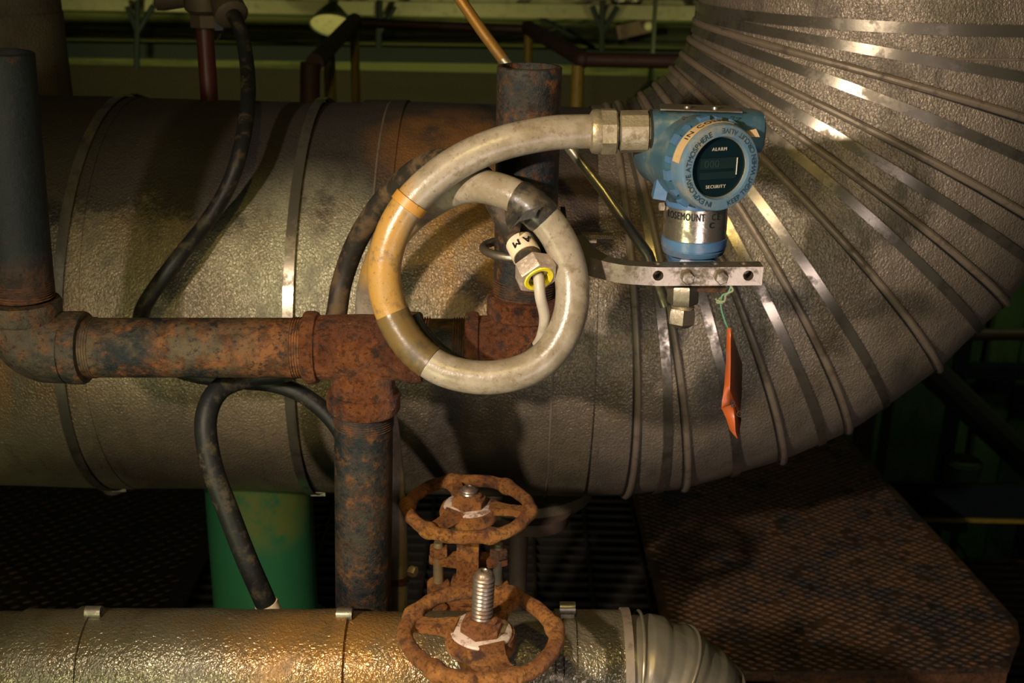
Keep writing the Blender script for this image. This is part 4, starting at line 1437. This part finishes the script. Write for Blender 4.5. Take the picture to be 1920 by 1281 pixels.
def l_ring(px, dr=0.0, tilt=0.0, wob=0.0):
    c_ = P(px, 1252 + (px + 150) * 4 / 1320, YL)
    out = []
    for j in range(56):
        a_ = 2 * pi * j / 56
        d_ = lf * cos(a_) + lu * sin(a_)
        p = c_ + d_ * (LR + dr) + ld * tilt * sin(a_)
        if wob:
            p += d_ * (noise.noise(p * 22) * wob + noise.noise(p * 8) * wob)
        out.append(p)
    return out


for x0, x1, dr in ((-150, 60, 0.0), (48, 655, 0.0028), (648, 1050, 0.0005), (1040, 1172, 0.0026)):
    n_ = max(3, int((x1 - x0) / 18))
    rs = [l_ring(x0, dr - .004)] + [l_ring(x0 + (x1 - x0) * i / n_, dr, 0, 0.0012) for i in range(n_ + 1)] + [l_ring(x1, dr - .004)]
    MB().rings(rs, cap=False).build('jacket_section', M['low'], lowp, 60)
for px, wd in ((165, 30), (645, 24), (1066, 22), (1172, 16)):
    r0, r1, r2, r3 = l_ring(px - wd / 2, .0015), l_ring(px - wd / 2, .0048), l_ring(px + wd / 2, .0048), l_ring(px + wd / 2, .0015)
    MB().rings([r0, r1, r2, r3], cap=False).build('metal_band', M['low'] if wd > 20 else M['bead'], lowp, 30)
for px, py in ((176, 1148), (646, 1152), (1064, 1140)):
    q = P(px, py, YL + 0.004)
    mb = MB()
    mb.lathe(q - ld * 0.0075 + Vector((0, 0, 0.000)), ld, [(0, .0045), (0, .0060), (0.015, .0060), (0.015, .0045)], 16, cap=False)
    mb.box(q - Vector((0, 0, .0065)), (0.013, 0.012, 0.006))
    mb.build('band_clip', M['tubeg'], lowp)
# creased elbow turning down
ec = P(1176, 1256, YL)
eb = 0.074
mb = MB()
R_ = []
NE = 64
for i in range(NE + 1):
    th = pi / 2 * i / NE * 1.05
    rs_ = []
    cc = ec + ld * (eb * sin(th)) - lu * (eb * (1 - cos(th)))
    rdir = ld * sin(th) + lu * cos(th)
    for j in range(64):
        a_ = 2 * pi * j / 64
        d_ = lf * cos(a_) + rdir * sin(a_)
        crease = 0.0022 * abs(sin(th * 9.0 + 0.5 * sin(a_ * 2))) ** 0.7 * (0.35 + 0.65 * max(0, cos(a_ + .2)))
        step = 0.0022 if int(th * 6.2) % 2 else 0.0
        p = cc + d_ * (LR - 0.002 + crease + step)
        p += d_ * noise.noise(p * 30) * 0.0010
        rs_.append(p)
    R_.append(rs_)
mb.rings(R_, cap=False).build('creased_elbow', M['lowelb'], lowp, 60)
for th in (0.10, 0.55, 1.05, 1.38):
    cc = ec + ld * (eb * sin(th)) - lu * (eb * (1 - cos(th)))
    rdir = ld * sin(th) + lu * cos(th)
    MB().tube([cc + (lf * cos(2 * pi * j / 48) + rdir * sin(2 * pi * j / 48)) * (LR + .0018) for j in range(48)], 0.0017, 8, closed=True).build('seam_bead', M['lowelb'], lowp)
cc = ec + ld * eb - lu * eb
MB().lathe(cc, -lu, [(-.003, LR), (0.30, LR)], 48).build('vertical_jacket', M['lowelb'], lowp)

# ================================================================== GATE VALVES
def valve(W, stem_h, spokes, knobs, label, tilt=(0, 0), mm='valve', body_bottom=FZ, arm_rot=0.0):
    W = Vector(W)
    t = thing('gate_valve', label, 'valve', (W.x, W.y, W.z - 0.15), 'rusty gate valves')
    up = Vector((tilt[0], tilt[1], 1)).normalized()
    ex = Vector((1, 0, 0))
    ex = (ex - up * ex.dot(up)).normalized()
    ey = up.cross(ex)
    pt = lambda a, r, z=0.0: W + (ex * cos(a) + ey * sin(a)) * r + up * z
    RW = 0.0635
    mb = MB()
    ring = []
    for i in range(96):
        a = 2 * pi * i / 96
        wav = 0.0008 * sin(a * 6 + 1)
        ring.append(pt(a, RW + wav, 0.0))
    rr = []
    for i in range(96):
        a = 2 * pi * i / 96
        k = 0
        for kk in knobs:
            d = abs((a - rad(kk) + pi) % (2 * pi) - pi)
            k = max(k, max(0, 1 - (d / 0.13) ** 2))
        rr.append(0.0068 + 0.0026 * k)
    mb.tube(ring, rr, 18, closed=True)
    hw = mb.rough(0.0008, 90).build('handwheel', M[mm], t, 60)
    for s0 in spokes:
        a = rad(s0)
        mb = MB()
        tt = ex * -sin(a) + ey * cos(a)
        R_ = []
        for i in range(9):
            f = i / 8
            r_ = 0.022 + (RW - 0.022) * f
            zz = -0.002 + 0.004 * (1 - f) ** 1.3
            hwid = 0.0135 - 0.004 * sin(f * pi) - 0.003 * f
            c_ = pt(a, r_, zz)
            R_.append([c_ + tt * hwid - up * .0035, c_ + tt * (hwid - .002) + up * .0035, c_ - tt * (hwid - .002) + up * .0035, c_ - tt * hwid - up * .0035])
        mb.rings(R_)
        mb.rough(0.0007, 90).build('spoke', M[mm], hw, 40)
    MB().lathe(W, up, [(-0.013, .026), (-0.011, .030), (-0.005, .031), (0.0, .0295), (0.002, .0285)], 40).rough(0.0006, 70).build('hub', M[mm], hw, 50)
    MB().lathe(W, up, [(0.001, .0265), (0.0030, .0265), (0.0040, .0255)], 36).rough(0.0005, 120).build('index_plate', M['paper'], hw, 50)
    lab(hw.children[-1], 'flaking whitish disc')
    MB().lathe(W, up, [(0.002, .0165), (0.004, .0185), (0.011, .0185), (0.014, .0150)], 6, ref=ex + ey * .3).rough(0.0004, 120).build('wheel_nut', M[mm], hw, 30)
    MB().lathe(W, up, [(0.012, .0135), (0.0155, .0135), (0.0175, .0110)], 28).build('bushing', M['valve'], hw)
    # stem with thread turns
    prof = [(-0.06, 0.0085), (0.014, .0085)]
    z = 0.015
    while z < stem_h - 0.006:
        prof += [(z, .0078), (z + .0012, .0092), (z + .0026, .0092), (z + .0036, .0078)]
        z += 0.0038
    prof += [(stem_h - .004, .0082), (stem_h - .001, .0062), (stem_h, .0030), (stem_h - .0015, .0022)]
    MB().lathe(W, up, prof, 28).build('stem', M['stem'], t, 70)
    # yoke: top ring and two arms fore and aft
    mb = MB()
    mb.lathe(W, up, [(-0.034, .016), (-0.030, .019), (-0.012, .019)], 32)
    mb.rough(0.0006, 70).build('yoke_hub', M[mm], t, 50)
    for sg in (-1, 1):
        mb = MB()
        R_ = []
        for i in range(9):
            f = i / 8
            yy = (0.014 + 0.012 * sin(f * pi / 2)) * sg
            ca, sa2 = cos(arm_rot), sin(arm_rot)
            c_ = W + ey * yy * ca + ex * yy * sa2 - up * (0.030 + 0.070 * f)
            hx_ = 0.0115
            R_.append([c_ + ex * hx_ - ey * .006, c_ + ex * hx_ + ey * .006, c_ - ex * hx_ + ey * .006, c_ - ex * hx_ - ey * .006])
        mb.rings(R_).rough(0.0006, 80).build('yoke_arm', M[mm], t, 40)
    # gland follower with two studs
    gz = -0.068
    mb = MB()
    pts = []
    for j in range(36):
        a = 2 * pi * j / 36
        pts.append(W + ex * (cos(a) * (0.020 + 0.022 * abs(cos(a)) ** 3)) + ey * (0.012 * sin(a)) + up * (gz))
    mb.prism(pts, up * 0.010)
    mb.rough(0.0006, 80).build('gland_follower', M[mm], t, 40)
    for sg in (-1, 1):
        b0 = W + ex * 0.032 * sg
        prof = [(gz - .030, .0055)]
        for i in range(20):
            z = gz - 0.026 + i * 0.0022
            prof += [(z, .0052), (z + .0011, .0059)]
        prof.append((gz + .026, .0048))
        MB().lathe(b0, up, prof, 18).build('stud', M['zinc'] if sg < 0 else M['tubeg'], t, 70)
        MB().ngon(b0 + up * (gz + .010), up, 0.0105, 0.0105, 6, ref=ex * .8 + ey * .5).rough(0.0004, 100).build('hex_nut', M[mm] if sg < 0 else M['valved'], t, 30)
        MB().lathe(b0, up, [(gz - .042, .0125), (gz - .024, .0125), (gz - .022, .0110)], 22).rough(0.0006, 80).build('lug', M[mm], t, 50)
    mb = MB()
    mb.lathe(W, up, [(gz - .075, .030), (gz - .060, .029), (gz - .045, .024), (gz - .030, .020), (gz - .018, .0175)], 36)
    mb.rough(0.0008, 50).build('bonnet', M[mm], t, 50)
    mb = MB()
    pts = []
    for j in range(40):
        a = 2 * pi * j / 40
        k = (abs(cos(a)) ** 4 + abs(sin(a)) ** 4) ** (-.25)
        pts.append(W + ex * cos(a) * 0.038 * k + ey * sin(a) * 0.030 * k + up * (gz - .060))
    mb.prism(pts, up * 0.014)
    mb.rough(0.0007, 60).build('bonnet_flange', M[mm], t, 40)
    for sx in (-1, 1):
        for sy in (-1, 1):
            MB().lathe(W + ex * .029 * sx + ey * .021 * sy, up, [(gz - .048, .0085), (gz - .040, .0082), (gz - .038, .006)], 12).rough(0.0004, 90).build('flange_bolt', M[mm], t, 40)
    MB().lathe(W, up, [(body_bottom - W.z, .020), (gz - .13, .020), (gz - .125, .028), (gz - .10, .031), (gz - .060, .030)], 36).rough(0.0008, 50).build('body', M['valved'], t, 50)
    return t


valve(P(879, 952, 1.10), 0.025, (108, -3, -128), (110, 178, 232, 292, 355, 52),
      'upper gate valve with rusty orange handwheel, its stem hardly showing')
valve(P(902, 1188, 0.850), 0.062, (66, 168, -66), (68, 160, 236, 296, 12),
      'lower gate valve with rusty orange handwheel and a tall threaded stem', (0.035, -0.02))
